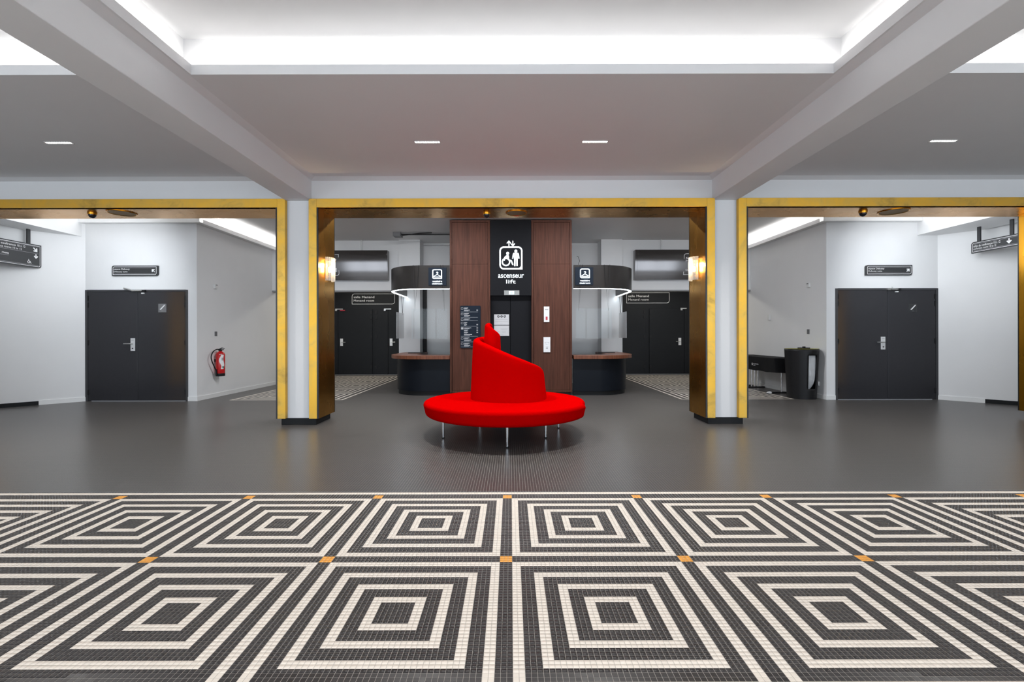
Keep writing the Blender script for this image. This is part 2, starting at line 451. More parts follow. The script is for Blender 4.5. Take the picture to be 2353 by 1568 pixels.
def floor_material(kind):
    m, nt, p = new_mat('mosaic_' + kind); E.nt = nt
    g = nt.nodes.new('ShaderNodeNewGeometry'); sp = nt.nodes.new('ShaderNodeSeparateXYZ'); nt.links.new(g.outputs['Position'], sp.inputs[0])
    x, y = E(sp.outputs[0]), E(sp.outputs[1])
    a = (x - X0) / P; t = (Y0 - y) / P
    ia, it = a.fl(), t.fl()
    fa, ft = a - ia, t - it
    e = emin(emin(fa, 1.0 - fa), emin(ft, 1.0 - ft))
    grout = e < (GAP * .5 / P)
    def ring(i, j):
        ui, uj = i.mod(44) - 3, j.mod(44) - 3
        r = emin(emin(ui, 40 - ui), emin(uj, 40 - uj))
        return emin(emin(r.mod(5) < 1.5, r < 16.5), r > -.5), emin(ui < -.5, uj < -.5)
    white = orange = None
    if kind == 'field':
        w1, o1 = ring(ia, it)
        main = it > -44.5
        bord = emin(it > -47.5, it < -45.5)
        white = emax(emin(w1, main), bord); orange = emin(o1, main)
    if kind in ('runner_left', 'runner_right'):          # patterned runners in the two rear passages
        s = -1 if kind == 'runner_left' else 1
        n = ((x - sx(s, 3.42)) * s / P).fl(); q = ((y - 9.37) / P).fl()
        edge = emax(emax(n < 1.5, n > 94.5), emax(q < 1.5, q > 236.5))
        core = emin(emin(n > 2.5, n < 94.5), q > 2.5)
        w2, _ = ring(n - 3, q - 3)
        white = emax(edge, emin(core, w2))
    wn = nt.nodes.new('ShaderNodeTexWhiteNoise'); wn.noise_dimensions = '2D'
    cb = nt.nodes.new('ShaderNodeCombineXYZ'); nt.links.new(ia.v, cb.inputs[0]); nt.links.new(it.v, cb.inputs[1]); nt.links.new(cb.outputs[0], wn.inputs['Vector'])
    def mix(f, A, B):
        mx = nt.nodes.new('ShaderNodeMix'); mx.data_type = 'RGBA'
        nt.links.new(f.v if isinstance(f, E) else f, mx.inputs['Factor'])
        for nm, c in (('A', A), ('B', B)):
            if isinstance(c, tuple): mx.inputs[nm].default_value = c[:3] + (1,)
            else: nt.links.new(c, mx.inputs[nm])
        return mx.outputs['Result']
    dk = mix(wn.outputs['Value'], tuple(c * .9 for c in T_DARK), tuple(c * 1.1 for c in T_DARK))
    col = dk
    if white is not None: col = mix(white, col, T_CREAM)
    if orange is not None: col = mix(orange, col, T_ORANGE)
    col = mix(grout, col, T_GROUT)
    nt.links.new(col, p.inputs['Base Color'])
    p.inputs['Specular IOR Level'].default_value = .3
    ro = grout * .4 + .30
    nt.links.new(ro.v, p.inputs['Roughness'])
    b = nt.nodes.new('ShaderNodeBump'); b.inputs['Strength'].default_value = .12; b.inputs['Distance'].default_value = .001
    nt.links.new((1.0 - grout).v, b.inputs['Height'])
    return m
for k_ in ('field', 'plain', 'runner_left', 'runner_right'): M['floor_' + k_] = floor_material(k_)

# ------------------------------------------------------------------ floor and its tiles
GI0, GI1, GJ0, GJ1 = -206, 212, -48, 66          # tile columns and rows that are built as geometry
gx0, gx1 = X0 + GI0 * P, X0 + GI1 * P
gy1, gy0 = Y0 - GJ0 * P, Y0 - GJ1 * P
mb = MB(); mb.cur = 0
def quad(m_, x0, x1, y0, y1, z): m_.add([(x0, y0, z), (x1, y0, z), (x1, y1, z), (x0, y1, z)], [(0, 1, 2, 3)])
FX, FY0, FY1 = 11.6, -4.6, 15.6
quad(mb, -FX, FX, FY0, gy0, 0)
quad(mb, -FX, gx0, gy0, gy1, 0); quad(mb, gx1, FX, gy0, gy1, 0)
mb.cur = 1; quad(mb, gx0, gx1, gy0, gy1, -.0009)
RX0, RX1, RYA, RYB = 3.42, 3.42 + 97 * P, 9.37, 9.37 + 239 * P
mb.cur = 2; quad(mb, -FX, FX, gy1, RYA, 0); quad(mb, -FX, FX, RYB, FY1, 0)
quad(mb, -FX, sx(-1, RX1), RYA, RYB, 0); quad(mb, sx(-1, RX0), sx(1, RX0), RYA, RYB, 0); quad(mb, sx(1, RX1), FX, RYA, RYB, 0)
mb.cur = 3; quad(mb, sx(-1, RX1), sx(-1, RX0), RYA, RYB, 0)
mb.cur = 4; quad(mb, sx(1, RX0), sx(1, RX1), RYA, RYB, 0); mb.cur = 0
floor = mb.build('floor', [M['floor_field'], M['grout'], M['floor_plain'], M['floor_runner_left'], M['floor_runner_right']], kind='structure', recalc=False,
                 label='mosaic tile floor, cream and charcoal concentric squares in front, plain charcoal behind')
def tile_kind(i, j):
    if j < -44: return 1 if j in (-47, -46) else 0
    ui, uj = i % 44 - 3, j % 44 - 3
    if ui < 0 and uj < 0: return 2
    r = min(ui, 40 - ui, uj, 40 - uj)
    return 1 if 0 <= r < 17 and r % 5 < 2 else 0
hw, ch = (P - GAP) / 2, .0007
tile_v = np.array([(-hw, -hw, -.0009), (hw, -hw, -.0009), (hw, hw, -.0009), (-hw, hw, -.0009),
                   (-hw + ch, -hw + ch, 0.0), (hw - ch, -hw + ch, 0.0), (hw - ch, hw - ch, 0.0), (-hw + ch, hw - ch, 0.0)])
tile_f = [(4, 5, 6, 7), (0, 1, 5, 4), (1, 2, 6, 5), (2, 3, 7, 6), (3, 0, 4, 7)]
allt = [(i, j) for j in range(GJ0, GJ1) for i in range(GI0, GI1)]
def tc(i, j): return (X0 + (i + .5) * P, Y0 - (j + .5) * P)
def inview(i, j):
    x, y = tc(i, j)
    return y > 1.745 and abs(x * F_PX / y) < 1165
near = sorted([q for q in allt if inview(*q)], key=lambda q: (-q[1], abs(q[0])))[:300]
near_set = set(near)
tm = []
for k, nm in enumerate(('tdark', 'tcream', 'torange')):
    me = bpy.data.meshes.new('tile'); me.from_pydata([tuple(v) for v in tile_v], [], tile_f); me.materials.append(M[nm]); tm.append(me)
fl = world_loc(floor)
for (i, j) in near:
    o = bpy.data.objects.new('tile', tm[tile_kind(i, j)]); C.objects.link(o); o.parent = floor
    x, y = tc(i, j); o.location = (x - fl.x, y - fl.y, -fl.z)
rest = [q for q in allt if q not in near_set]
cen = np.array([tc(*q) + (0.0,) for q in rest]) - np.array(fl)
kinds = np.array([tile_kind(*q) for q in rest])
N = len(rest)
V = (cen[:, None, :] + tile_v[None]).reshape(-1, 3)
Fq = (np.arange(N)[:, None, None] * 8 + np.array(tile_f)[None]).reshape(-1)
me = bpy.data.meshes.new('tile_field')
me.vertices.add(N * 8); me.vertices.foreach_set('co', V.ravel())
me.loops.add(N * 20); me.loops.foreach_set('vertex_index', Fq)
me.polygons.add(N * 5); me.polygons.foreach_set('loop_start', np.arange(N * 5) * 4)
for nm in ('tdark', 'tcream', 'torange'): me.materials.append(M[nm])
me.polygons.foreach_set('material_index', np.repeat(kinds, 5))
me.update(calc_edges=True); me.validate()
tf = bpy.data.objects.new('tile_field', me); C.objects.link(tf); tf.parent = floor; tf['kind'] = 'stuff'

# ------------------------------------------------------------------ foyer ceiling: three bays with lit recesses
YW = 6.79                                           # face of pillars and lintel
BX = (2.93, 3.30)                                   # beams, relative
bay_lim = {'center': (-2.93, 2.93), 'left': (-10.6, -3.30), 'right': (3.30, 10.6)}
for bay, (a, b) in BAYS.items():
    la, lb = [AX + q for q in bay_lim[bay]]; xa, xb = AX + a, AX + b
    mb = MB()
    mb.box(la, lb, RY1, YW, SOFFIT, LIP); mb.box(la, lb, -4.5, RY0, SOFFIT, LIP)
    mb.box(la, xa, RY0, RY1, SOFFIT, LIP); mb.box(xb, lb, RY0, RY1, SOFFIT, LIP)
    t = TROUGH
    mb.box(xa - t, xb + t, RY1 + t, RY1 + t + .05, LIP, UPPER); mb.box(xa - t, xb + t, RY0 - t - .05, RY0 - t, LIP, UPPER)
    mb.box(xa - t - .05, xa - t, RY0 - t, RY1 + t, LIP, UPPER); mb.box(xb + t, xb + t + .05, RY0 - t, RY1 + t, LIP, UPPER)
    mb.box(xa - t - .05, xb + t + .05, RY0 - t - .05, RY1 + t + .05, UPPER, UPPER + .05)
    mb.build('ceiling_' + bay, M['ceil'], kind='structure', label={'center': 'white ceiling bay with lit recess above the red sofa',
             'left': 'white ceiling bay with lit recess, left of the beam', 'right': 'white ceiling bay with lit recess, right of the beam'}[bay])
    # narrow chamfered cornice where the soffit meets the lintel
    mb = MB()
    vs = []
    for x in (la, lb): vs += [(x, YW, 3.568), (x, YW - .10, SOFFIT), (x, YW, SOFFIT)]
    mb.add(vs, [(0, 1, 2), (3, 5, 4), (0, 3, 4, 1), (1, 4, 5, 2), (0, 2, 5, 3)])
    for xe, sg in ((la, 1), (lb, -1)):
        if abs(xe) > 5: continue
        vs = []
        for y in (-4.4, YW): vs += [(xe, y, 3.572), (xe + sg * .085, y, SOFFIT), (xe, y, SOFFIT)]
        mb.add(vs, [(0, 1, 2), (3, 5, 4), (0, 3, 4, 1), (1, 4, 5, 2), (0, 2, 5, 3)])
    mb.build('trim_cornice_' + bay, M['ceil'], kind='structure', label='narrow cornice under the ' + bay + ' ceiling bay')
for s, nm in ((-1, 'left'), (1, 'right')):
    bx('ceiling_beam_' + nm, M['white'], None, sx(s, BX[0]), sx(s, BX[1]), -4.5, YW, 3.275, 3.75, bevel=.006, kind='structure',
       label='long white ceiling beam ending on the %s pillar' % nm)

# lintel, pillars and black plinths
bx('wall_lintel', M['white'], None, -10.9, 10.9, YW, 7.33, 3.18, REAR_CEIL + .05, kind='structure', label='white lintel wall over the three brass portals')
for s, nm in ((-1, 'left'), (1, 'right')):
    bx('wall_pillar_' + nm, M['white'], None, sx(s, 2.85), sx(s, 3.38), YW, 7.32, .096, 3.18, kind='structure', label='white pillar between the brass portals, ' + nm)
    pl_ = bx('baseboard_pillar_' + nm, M['plinth'], None, sx(s, 2.86), sx(s, 3.37), 6.775, 7.30, 0, .0965, bevel=.003, kind='structure', label='black plinth under the %s white pillar' % nm)

# brass portals
G0, G1 = 6.72, 6.80
def portal(name, xl, xr, label, near_l=True, near_r=True):
    root = empty(name, ((xl + xr) / 2, 6.76, 0), label, kind='structure')
    fw = .115
    for sgn, xe in ((1, xl), (-1, xr)):
        bx('jamb', M['gold'], root, xe, xe + sgn * fw, G0, G1, .096, 3.288, bevel=.003)
        bx('black_joint', M['blk'], root, xe + sgn * fw, xe + sgn * (fw + .022), G0 + .004, G0 + .02, .096, 3.162)  # black strip in the joint
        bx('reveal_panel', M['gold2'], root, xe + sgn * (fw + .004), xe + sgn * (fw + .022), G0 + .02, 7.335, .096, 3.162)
        bx('black_joint', M['blk'], root, xe + sgn * (fw + .002), xe + sgn * (fw + .024), 7.335, 7.35, .096, 3.162)
    bx('header', M['gold'], root, xl + fw, xr - fw, G0, G1, 3.162, 3.288, bevel=.003)
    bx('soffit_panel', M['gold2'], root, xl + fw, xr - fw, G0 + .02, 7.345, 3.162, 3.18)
    return root
portal('trim_1', sx(-1, 2.945), sx(1, 2.945), 'brass portal frame around the middle opening')
portal('trim_2', -8.37, sx(-1, 3.287), 'brass portal frame around the left opening')
portal('trim_3', sx(1, 3.287), 8.036 + .137, 'brass portal frame around the right opening')
for s, nm, xe in ((-1, 'far_left', 8.30), (1, 'far_right', 8.06)):
    bx('wall_pillar_' + nm, M['white'], None, s * xe, s * (xe + .6), YW, 7.32, .096, 3.19, kind='structure', label='white pillar at the %s edge of the photograph' % nm.replace('far_', ''))
    bx('baseboard_pillar_' + nm, M['plinth'], None, s * (xe + .04), s * (xe + .56), 6.775, 7.30, 0, .0965, kind='structure', label='black plinth at the %s edge of the photograph' % nm.replace('far_', ''))
    bx('wall_infill_' + nm, M['white'], None, s * (xe + .6), s * 10.9, YW, 7.32, 0, 3.19, kind='structure')

# foyer side and back walls (with the glazed street front)
for s, nm in ((-1, 'left'), (1, 'right')):
    bx('wall_foyer_' + nm, M['white'], None, s * 10.6, s * 10.75, -4.5, YW, 0, 3.75, kind='structure')
mb = MB(); edges = [-10.75]
for (wx, ww) in WIN: edges += [AX + wx - ww / 2, AX + wx + ww / 2]
edges.append(10.75)
for i in range(0, len(edges), 2): mb.box(edges[i], edges[i + 1], -4.65, -4.5, 0, 3.75)
mb.box(-10.75, 10.75, -4.65, -4.5, 3.25, 3.75); mb.box(-10.75, 10.75, -4.65, -4.5, 0, .12)
mb.build('wall_back', M['white'], kind='structure')
for i, (wx, ww) in enumerate(WIN):
    r = empty('window_%d' % (i + 1), (AX + wx, -4.55, .25), kind='structure')
    n = max(2, round(ww / 1.2))
    for k in range(n + 1):
        xx = AX + wx - ww / 2 + ww * k / n
        bx('mullion', M['frame'], r, xx - .03, xx + .03, -4.6, -4.52, .12, 3.25)

# ------------------------------------------------------------------ rear hall shell
YD = 9.27
for s, nm in ((-1, 'left'), (1, 'right')):
    cx = 6.29
    # wall with the double door (opening 2.05 wide)
    dl, dr = sx(s, 6.465), sx(s, 8.515)
    mb = MB()
    mb.box(sx(s, cx), dl, YD, YD + .12, 0, REAR_CEIL); mb.box(dr, sx(s, 8.60), YD, YD + .12, 0, REAR_CEIL); mb.box(dl, dr, YD, YD + .12, 2.225, REAR_CEIL)
    mb.build('wall_door_' + nm, M['white'], kind='structure', label='white wall around the %s double door' % nm)
    # slanting wall
    A, B = (8.515, YD), (11.3, 6.2)
    d = Vector((B[0] - A[0], B[1] - A[1])).normalized(); n = Vector((-d.y, d.x))
    pts = [A, B, (B[0] + n.x * .12, B[1] + n.y * .12), (A[0] + n.x * .12, A[1] + n.y * .12)]
    MB().prism([(sx(s, p[0]), p[1]) for p in pts], 0, REAR_CEIL).build('wall_slant_' + nm, M['white'], kind='structure', label='bright white slanting wall at the far ' + nm)
    # skirting: white piece then black piece
    q = .0; th = .014
    def seg(t0, t1, h, nm2, mat, lab):
        a = Vector((A[0], A[1])) + d * t0; b = Vector((A[0], A[1])) + d * t1
        MB().prism([(sx(s, p[0]), p[1]) for p in ((a.x, a.y), (b.x, b.y), (b.x - n.x * th, b.y - n.y * th), (a.x - n.x * th, a.y - n.y * th))], 0, h).build(nm2, mat, kind='structure', label=lab)
    seg(.0, .66, .085, 'baseboard_slant_' + nm, M['basew'], 'white skirting on the slanting wall, ' + nm)
    seg(.66, 2.6, .075, 'baseboard_black_' + nm, M['plinth'], 'black skirting on the slanting wall, ' + nm)
    bx('baseboard_corner_' + nm, M['basew'], None, sx(s, cx - .014), dl, YD - .014, YD, 0, .085, kind='structure', label='short white skirting beside the %s double door' % nm)
    bx('baseboard_passage_' + nm, M['basew'], None, sx(s, cx), sx(s, cx - .014), YD, 15.4, 0, .085, kind='structure', label='white skirting along the %s passage wall' % nm)
    bx('wall_passage_' + nm, M['white'], None, sx(s, cx), sx(s, cx + .1), YD + .12, 15.5, 0, REAR_CEIL, kind='structure', label='white passage wall on the ' + nm)
    # lit cornice ledge
    mb = MB()
    mb.box(sx(s, cx - .13), sx(s, 8.60), YD - .12, YD, 3.545, 3.56); mb.box(sx(s, cx - .13), sx(s, 8.60), YD - .12, YD - .105, 3.56, 3.63)
    mb.box(sx(s, cx - .13), sx(s, cx), YD, 12.2, 3.545, 3.56); mb.box(sx(s, cx - .13), sx(s, cx - .115), YD, 12.2, 3.56, 3.63)
    mb.build('trim_ledge_' + nm, M['white'], kind='structure', label='white light ledge below the ceiling on the ' + nm)
    # bulkhead over the passage, its grey edge and the white column beside the cloakroom
    bx('wall_bulkhead_' + nm, M['white'], None, sx(s, 2.90), sx(s, cx), 12.2, 12.38, 2.49, REAR_CEIL, kind='structure', label='white bulkhead over the %s passage' % nm)
    bx('trim_bulkhead_' + nm, M['trimg'], None, sx(s, 2.90), sx(s, cx), 12.19, 12.38, 2.455, 2.49, kind='structure', label='grey metal edge under the %s bulkhead' % nm)
    bx('wall_column_' + nm, M['white'], None, s * 2.365, s * 2.915, 12.1, 12.62, 0, REAR_CEIL, kind='structure', label='white column at the %s end of the cloakroom' % nm)
    bx('wall_cloakroom_' + nm, M['white'], None, s * 2.80, s * 2.90, 12.62, 15.4, 0, 3.2, kind='structure')
    bx('ceiling_passage_' + nm, M['white'], None, s * 2.80, sx(s, cx), 12.38, 15.5, 3.2, 3.3, kind='structure')
bx('wall_cloakroom', M['white'], None, -2.365, 2.365, 12.6, 12.7, 0, REAR_CEIL, kind='structure', label='white back wall of the cloakroom')
bx('ceiling_rear', M['ceil'], None, -11.6, 11.6, 7.33, 12.7, REAR_CEIL, REAR_CEIL + .08, kind='structure', label='grey shaded ceiling of the rear hall')
# dropped beams of the side rooms
bx('ceiling_beam_side_left', M['white'], None, -9.06, -8.53, 7.33, YD, 3.285, REAR_CEIL, kind='structure', label='white beam over the left hanging sign')
bx('ceiling_beam_side_right', M['white'], None, 8.13, 8.98, 7.33, YD, 3.285, REAR_CEIL, kind='structure', label='white beam over the right hanging sign')
bx('wall_gap_dark', M['black'], None, -2.36, -2.27, 12.50, 12.6, 0, 3.0, kind='structure', label='black strip for the dark vertical gap beside the left cloakroom column')  # solid black strip in place of the dark open gap

# black door wall at the very back
mb = MB(); mb.box(-6.4, -2.8, 15.4, 15.5, 0, 3.2); mb.box(2.8, 6.4, 15.4, 15.5, 0, 3.2)
mb.build('wall_rear', M['rdoor'], kind='structure', label='black wall with doors at the end of the passages')
YR = 15.4
def rear_leaf(root, xa, xb, handle=None, hinge=None, closer=None, red=False):
    lf = bx('leaf', M['rdoor'], root, xa + .006, xb - .006, YR - .03, YR, .01, 2.18, bevel=.003)
    if handle is not None:
        hx, dirn = handle
        z = H_CAM - (786 - VY) * YR / F_PX
        bx('handle_plate', M['alu'], lf, hx - .045, hx + .045, YR - .042, YR - .03, z - .12, z + .12)
        MB().tube([(hx, YR - .045, z), (hx, YR - .08, z), (hx + dirn * .14, YR - .08, z)], .011).build('lever', M['steel'], lf, smooth=True)
    if hinge is not None:
        for z in (.25, 1.25, 1.9, 2.07): bx('hinge', M['black'], lf, hinge - .03, hinge + .03, YR - .045, YR - .03, z - .05, z + .05)
    if closer is not None:
        cx0, cx1 = closer
        bx('closer', M['steel'], lf, cx0, cx1, YR - .06, YR - .03, 2.165, 2.195)
        bx('closer', M['steel'], lf, cx0, cx0 + .06, YR - .07, YR - .03, 2.12, 2.165)
        if red: bx('closer_tag', M['redp'], lf, cx0 + .16, cx0 + .32, YR - .07, YR - .03, 2.12, 2.15, label='red tag')
    return lf
r = empty('door_3', (-5.1, YR - .02, 0), 'black rear door with red tag under its closer, end of left passage', kind='structure')
rear_leaf(r, -5.72, -4.58, handle=(-5.60, 1), hinge=-4.62, closer=(-5.80, -5.55), red=True); rear_leaf(r, -6.24, -5.72)
r = empty('door_4', (-3.9, YR - .02, 0), 'black rear door beside the left cloakroom counter', kind='structure')
rear_leaf(r, -4.50, -4.06, hinge=-4.46); rear_leaf(r, -4.06, -3.05, handle=(-3.96, 1), closer=(-4.19, -3.95))
r = empty('door_5', (5.2, YR - .02, 0), 'black rear door at the end of the right passage', kind='structure')
rear_leaf(r, 4.59, 5.75, handle=(5.60, -1), hinge=4.63, closer=(5.62, 5.82)); rear_leaf(r, 5.75, 6.24)
r = empty('door_6', (4.0, YR - .02, 0), 'black rear door beside the right cloakroom counter', kind='structure')
rear_leaf(r, 3.05, 4.47, hinge=4.43)
for nm, x0, x1 in (('left', -6.25, -2.9), ('right', 2.9, 6.25)):
    bx('trim_threshold_' + nm, M['trimg'], None, x0, x1, YR - .06, YR - .031, 0, .012, kind='structure', label='grey metal threshold at the end of the %s passage' % nm)

# ------------------------------------------------------------------ double doors in the side rooms
def hinge_set(lf, x, y):
    for z in (.18, 1.17, 1.92, 2.06): bx('hinge', M['black'], lf, x - .012, x + .012, y - .012, y, z - .05, z + .05)
def double_door(name, x0, x1, seam, label, sign_x, closer_x, tilt):
    root = empty(name, ((x0 + x1) / 2, YD, 0), label, kind='structure')
    w = .045
    mb = MB(); mb.box(x0, x0 + w, YD - .012, YD + .08, 0, 2.225); mb.box(x1 - w, x1, YD - .012, YD + .08, 0, 2.225); mb.box(x0 + w, x1 - w, YD - .012, YD + .08, 2.19, 2.225)
    mb.build('door_frame', M['frame'], root, bevel=.003)
    yf = YD - .002
    a = bx('leaf', M['door'], root, x0 + w + .002, seam - .004, yf, yf + .05, .012, 2.188, bevel=.002)
    b = bx('leaf', M['door'], root, seam + .004, x1 - w - .002, yf, yf + .05, .012, 2.188, bevel=.002)
    hinge_set(a, x0 + w + .012, yf); hinge_set(b, x1 - w - .012, yf)
    hx = seam - .095; hz = 1.13
    bx('handle_plate', M['alu'], a, hx - .044, hx + .044, yf - .010, yf, hz - .128, hz + .128, bevel=.003)
    MB().tube([(hx, yf - .01, hz + .018), (hx, yf - .05, hz + .018), (hx - .04, yf - .055, hz + .018), (hx - .15, yf - .05, hz + .018)], .011).build('lever', M['steel'], a, smooth=True)
    MB().lathe([(.0, 0), (.014, 0), (.014, .008), (0, .008)], (hx, yf - .010, hz - .075), 14, 'y').build('keyhole', M['dprint'], a)
    bx('handle_print', M['lprint'], a, hx - .025, hx + .025, yf - .0112, yf - .010, hz + .085, hz + .095)
    pz = H_CAM - (708.5 - VY) * YD / F_PX + (.016 if x0 < 0 else -.016)
    sg = bx('stair_sign', M['grey'] if x0 < 0 else M['sign'], b, sign_x - .08, sign_x + .08, yf - .006, yf, pz - .085, pz + .085, bevel=.002, label='small square sign with a stair symbol')
    pl = Plane((sign_x, yf - .006, pz)); mb = MB()
    st = []
    for k in range(6): st += [(-.045 + k * .016, -.03 + k * .016), (-.045 + k * .016, -.014 + k * .016)]
    top = st + [(.052, .066)]
    bot = [(u + .022, v - .004) for u, v in [(-.06, -.046)] + [(.045, .054)]]
    pl.poly(mb, [(-.045, -.034)] + st + [(.052, .066), (.052, .05), (-.025, -.034)], .0005, .002)
    mb.build('stair_symbol', M['print'], sg) if False else mb.build('stair_symbol', M['print'], b)
    pl.text('sign_caption', 'esc', -.018, -.062, .02, -.05, M['lprint'], b, h1=.0015)
    # overhead closer: track, folded arm and box
    cx = closer_x
    cl = MB(); dz = .055
    cl.tube([(cx - .20 if tilt > 0 else cx + .04, yf - .05, 2.245 + (.0 if tilt < 0 else .012)), (cx + .0, yf - .055, 2.20), (cx + .16, yf - .04, 2.205)], .014, 8)
    cl.box(cx - .05, cx + .15, yf - .045, yf - .012, 2.19, 2.22)
    cl.build('closer_arm', M['steel'], root)
    bx('closer_box', M['black'], root, cx + .15, cx + .22, yf - .05, yf - .012, 2.185, 2.22)
    bx('closer_stop', M['whitep'], root, cx + .13, cx + .18, yf - .03, yf, 2.145, 2.165)
    return root
double_door('door_1', sx(-1, 8.515), sx(-1, 6.465), -7.45, 'glossy black double door left of the fire extinguisher', W(373.5, 708, YD).x, W(312, 667, YD).x, 1)
double_door('door_2', sx(1, 6.465), sx(1, 8.515), 7.53, 'glossy black double door right of the black bin', W(2097, 705, YD).x, W(2041, 664, YD).x, -1)

# ------------------------------------------------------------------ signs
def direction_sign(name, O, R, w, h, label, depth=.03, lines=(), corners=(0, 1, 0, 1)):
    """black plate with a white border line; O is its lower-left corner on the front face"""
    pl = Plane(O, R)
    c = pl.p(w / 2, 0, -depth)
    root = empty(name, c, label, 'sign')
    mb = MB(); pl.poly(mb, rrect(0, w, 0, h, .045, corners), -depth, 0)
    mb.build('panel', M['sign'], root)
    mb = MB(); g = .022
    pl.ring(mb, rrect(g, w - g, g, h - g, .03, corners), rrect(g + .007, w - g - .007, g + .007, h - g - .007, .025, corners), 0, .0015)
    mb.build('border_line', M['print'], root)
    if lines:
        mb = MB()
        for v in lines: pl.rect(mb, .045, w - .05, v - .002, v + .002, 0, .0012)
        mb.build('rule_line', M['lprint'], root, kind='stuff')
    return pl, root
zl0, zl1 = 2.50, 2.705
for s, xa, xb, lab, ang in ((-1, -7.93, -7.02, 'black wall sign reading espace Debussy, arrow pointing up left', .75 * PI), (1, 7.07, 7.99, 'black wall sign reading espace Debussy, arrow pointing up right', .25 * PI)):
    w = xb - xa; h = .205; dz = 0 if s < 0 else -.02
    pl, root = direction_sign('direction_sign', (xa, YD - .045, zl0 + dz), (1, 0, 0), w, h, lab, depth=.045, lines=(.047, h - .047))
    pl.text('lettering', 'espace Debussy', .042, .108, .36, .150, M['print'], root, bold=.004)
    pl.text('lettering', 'Debussy suite', .042, .060, .315, .098, M['print'], root, bold=.0)
    mb = MB(); arrow(pl, mb, w - .085, h / 2, .082, ang, 0, .0015); mb.build('arrow', M['print'], root)

def hang_posts(root, pts, z0, z1, mat):
    for (x, y) in pts:
        bx('post', mat, root, x - .012, x + .012, y - .028, y + .028, z0, z1)
# left hanging sign, seen edge-on along the slanting wall
x_, y0_, y1_ = -8.90, 7.87, 8.80
pl, root = direction_sign('hanging_sign', (x_, y0_, 2.585), (0, 1, 0), y1_ - y0_, .435, 'tall black hanging sign for conference rooms with wheelchair symbol, left of the left double door', depth=.035, lines=(.045, .268, .396), corners=(0, 1, 0, 1))
L_ = y1_ - y0_
pl.text('lettering', 'salles de conférences 10 à 12', .05, .340, .635, .378, M['print'], root, bold=.004)
pl.text('lettering', 'conference rooms 10 to 12', .05, .287, .574, .322, M['print'], root)
pl.text('lettering', 'rooms', .245, .178, .355, .205, M['print'], root)
mb = MB(); pl.rect(mb, .05, .355, .156, .160, 0, .0012); mb.build('rule_line', M['lprint'], root, kind='stuff')
mb = MB(); arrow(pl, mb, L_ - .11, .334, .10, -.25 * PI, 0, .0015); mb.build('arrow', M['print'], root)
mb = MB(); arrow(pl, mb, L_ - .10, .212, .085, -.5 * PI, 0, .0015); mb.build('arrow', M['print'], root)
mb = MB(); u, v = L_ - .23, .092
pl.circ(mb, u, v, .024, .008, 0, .0015, 20); pl.stroke(mb, [(u - .002, v + .048), (u, v + .02), (u + .022, v + .016), (u + .042, v - .022)], .009, 0, .0015)
mb.build('wheelchair_symbol', M['print'], root)
hang_posts(root, [(x_ - .018, 8.58), (x_ - .018, 8.06)], 3.02, 3.285, M['sign'])
# right hanging sign
x_, y0_, y1_ = 8.63, 7.45, 8.69
pl, root = direction_sign('hanging_sign', (x_, y1_, 2.81), (0, -1, 0), y1_ - y0_, .21, 'slim black hanging sign for conference rooms, right of the right double door', depth=.035, lines=(.045, .165), corners=(0, 1, 0, 1))
pl.text('lettering', 'salles de conférences 10 à 12', .045, .108, .52, .150, M['print'], root, bold=.004)
pl.text('lettering', 'conference rooms 10 to 12', .045, .062, .45, .098, M['print'], root)
mb = MB(); arrow(pl, mb, .66, .108, .09, -.5 * PI, 0, .0015); mb.build('arrow', M['print'], root)
hang_posts(root, [(x_ + .018, 8.56), (x_ + .018, 8.0)], 3.02, 3.285, M['sign'])
# framed lettering on the black rear wall
for s, px0, px1, py0, py1, tx, lab in ((-1, 808.5, 907, 675, 699.5, 812.5, 'thin framed sign reading salle Menand over the left rear doors'), (1, 1439.5, 1538.5, 672.5, 697, 1443.5, 'thin framed sign reading salle Menand over the right rear doors')):
    a = W(px0, py1, YR - .02); b = W(px1, py0, YR - .02)
    w, h = b.x - a.x, b.z - a.z
    pl = Plane((a.x, YR - .012, a.z)); root = empty('room_sign', (a.x + w / 2, YR - .012, a.z), lab, 'sign')
    mb = MB(); cs = (0, 1, 0, 1)
    pl.poly(mb, rrect(0, w, 0, h, .09, cs), -.012, 0); mb.build('panel', M['rdoor'], root)
    mb = MB(); pl.ring(mb, rrect(0, w, 0, h, .09, cs), rrect(.012, w - .012, .012, h - .012, .082, cs), 0, .004); mb.build('border_line', M['print'], root)
    pl.text('lettering', 'salle Menand', .06, .20, .06 + .685, .275, M['print'], root, bold=.004)
    pl.text('lettering', 'Menand room', .06, .085, .06 + .675, .155, M['print'], root)

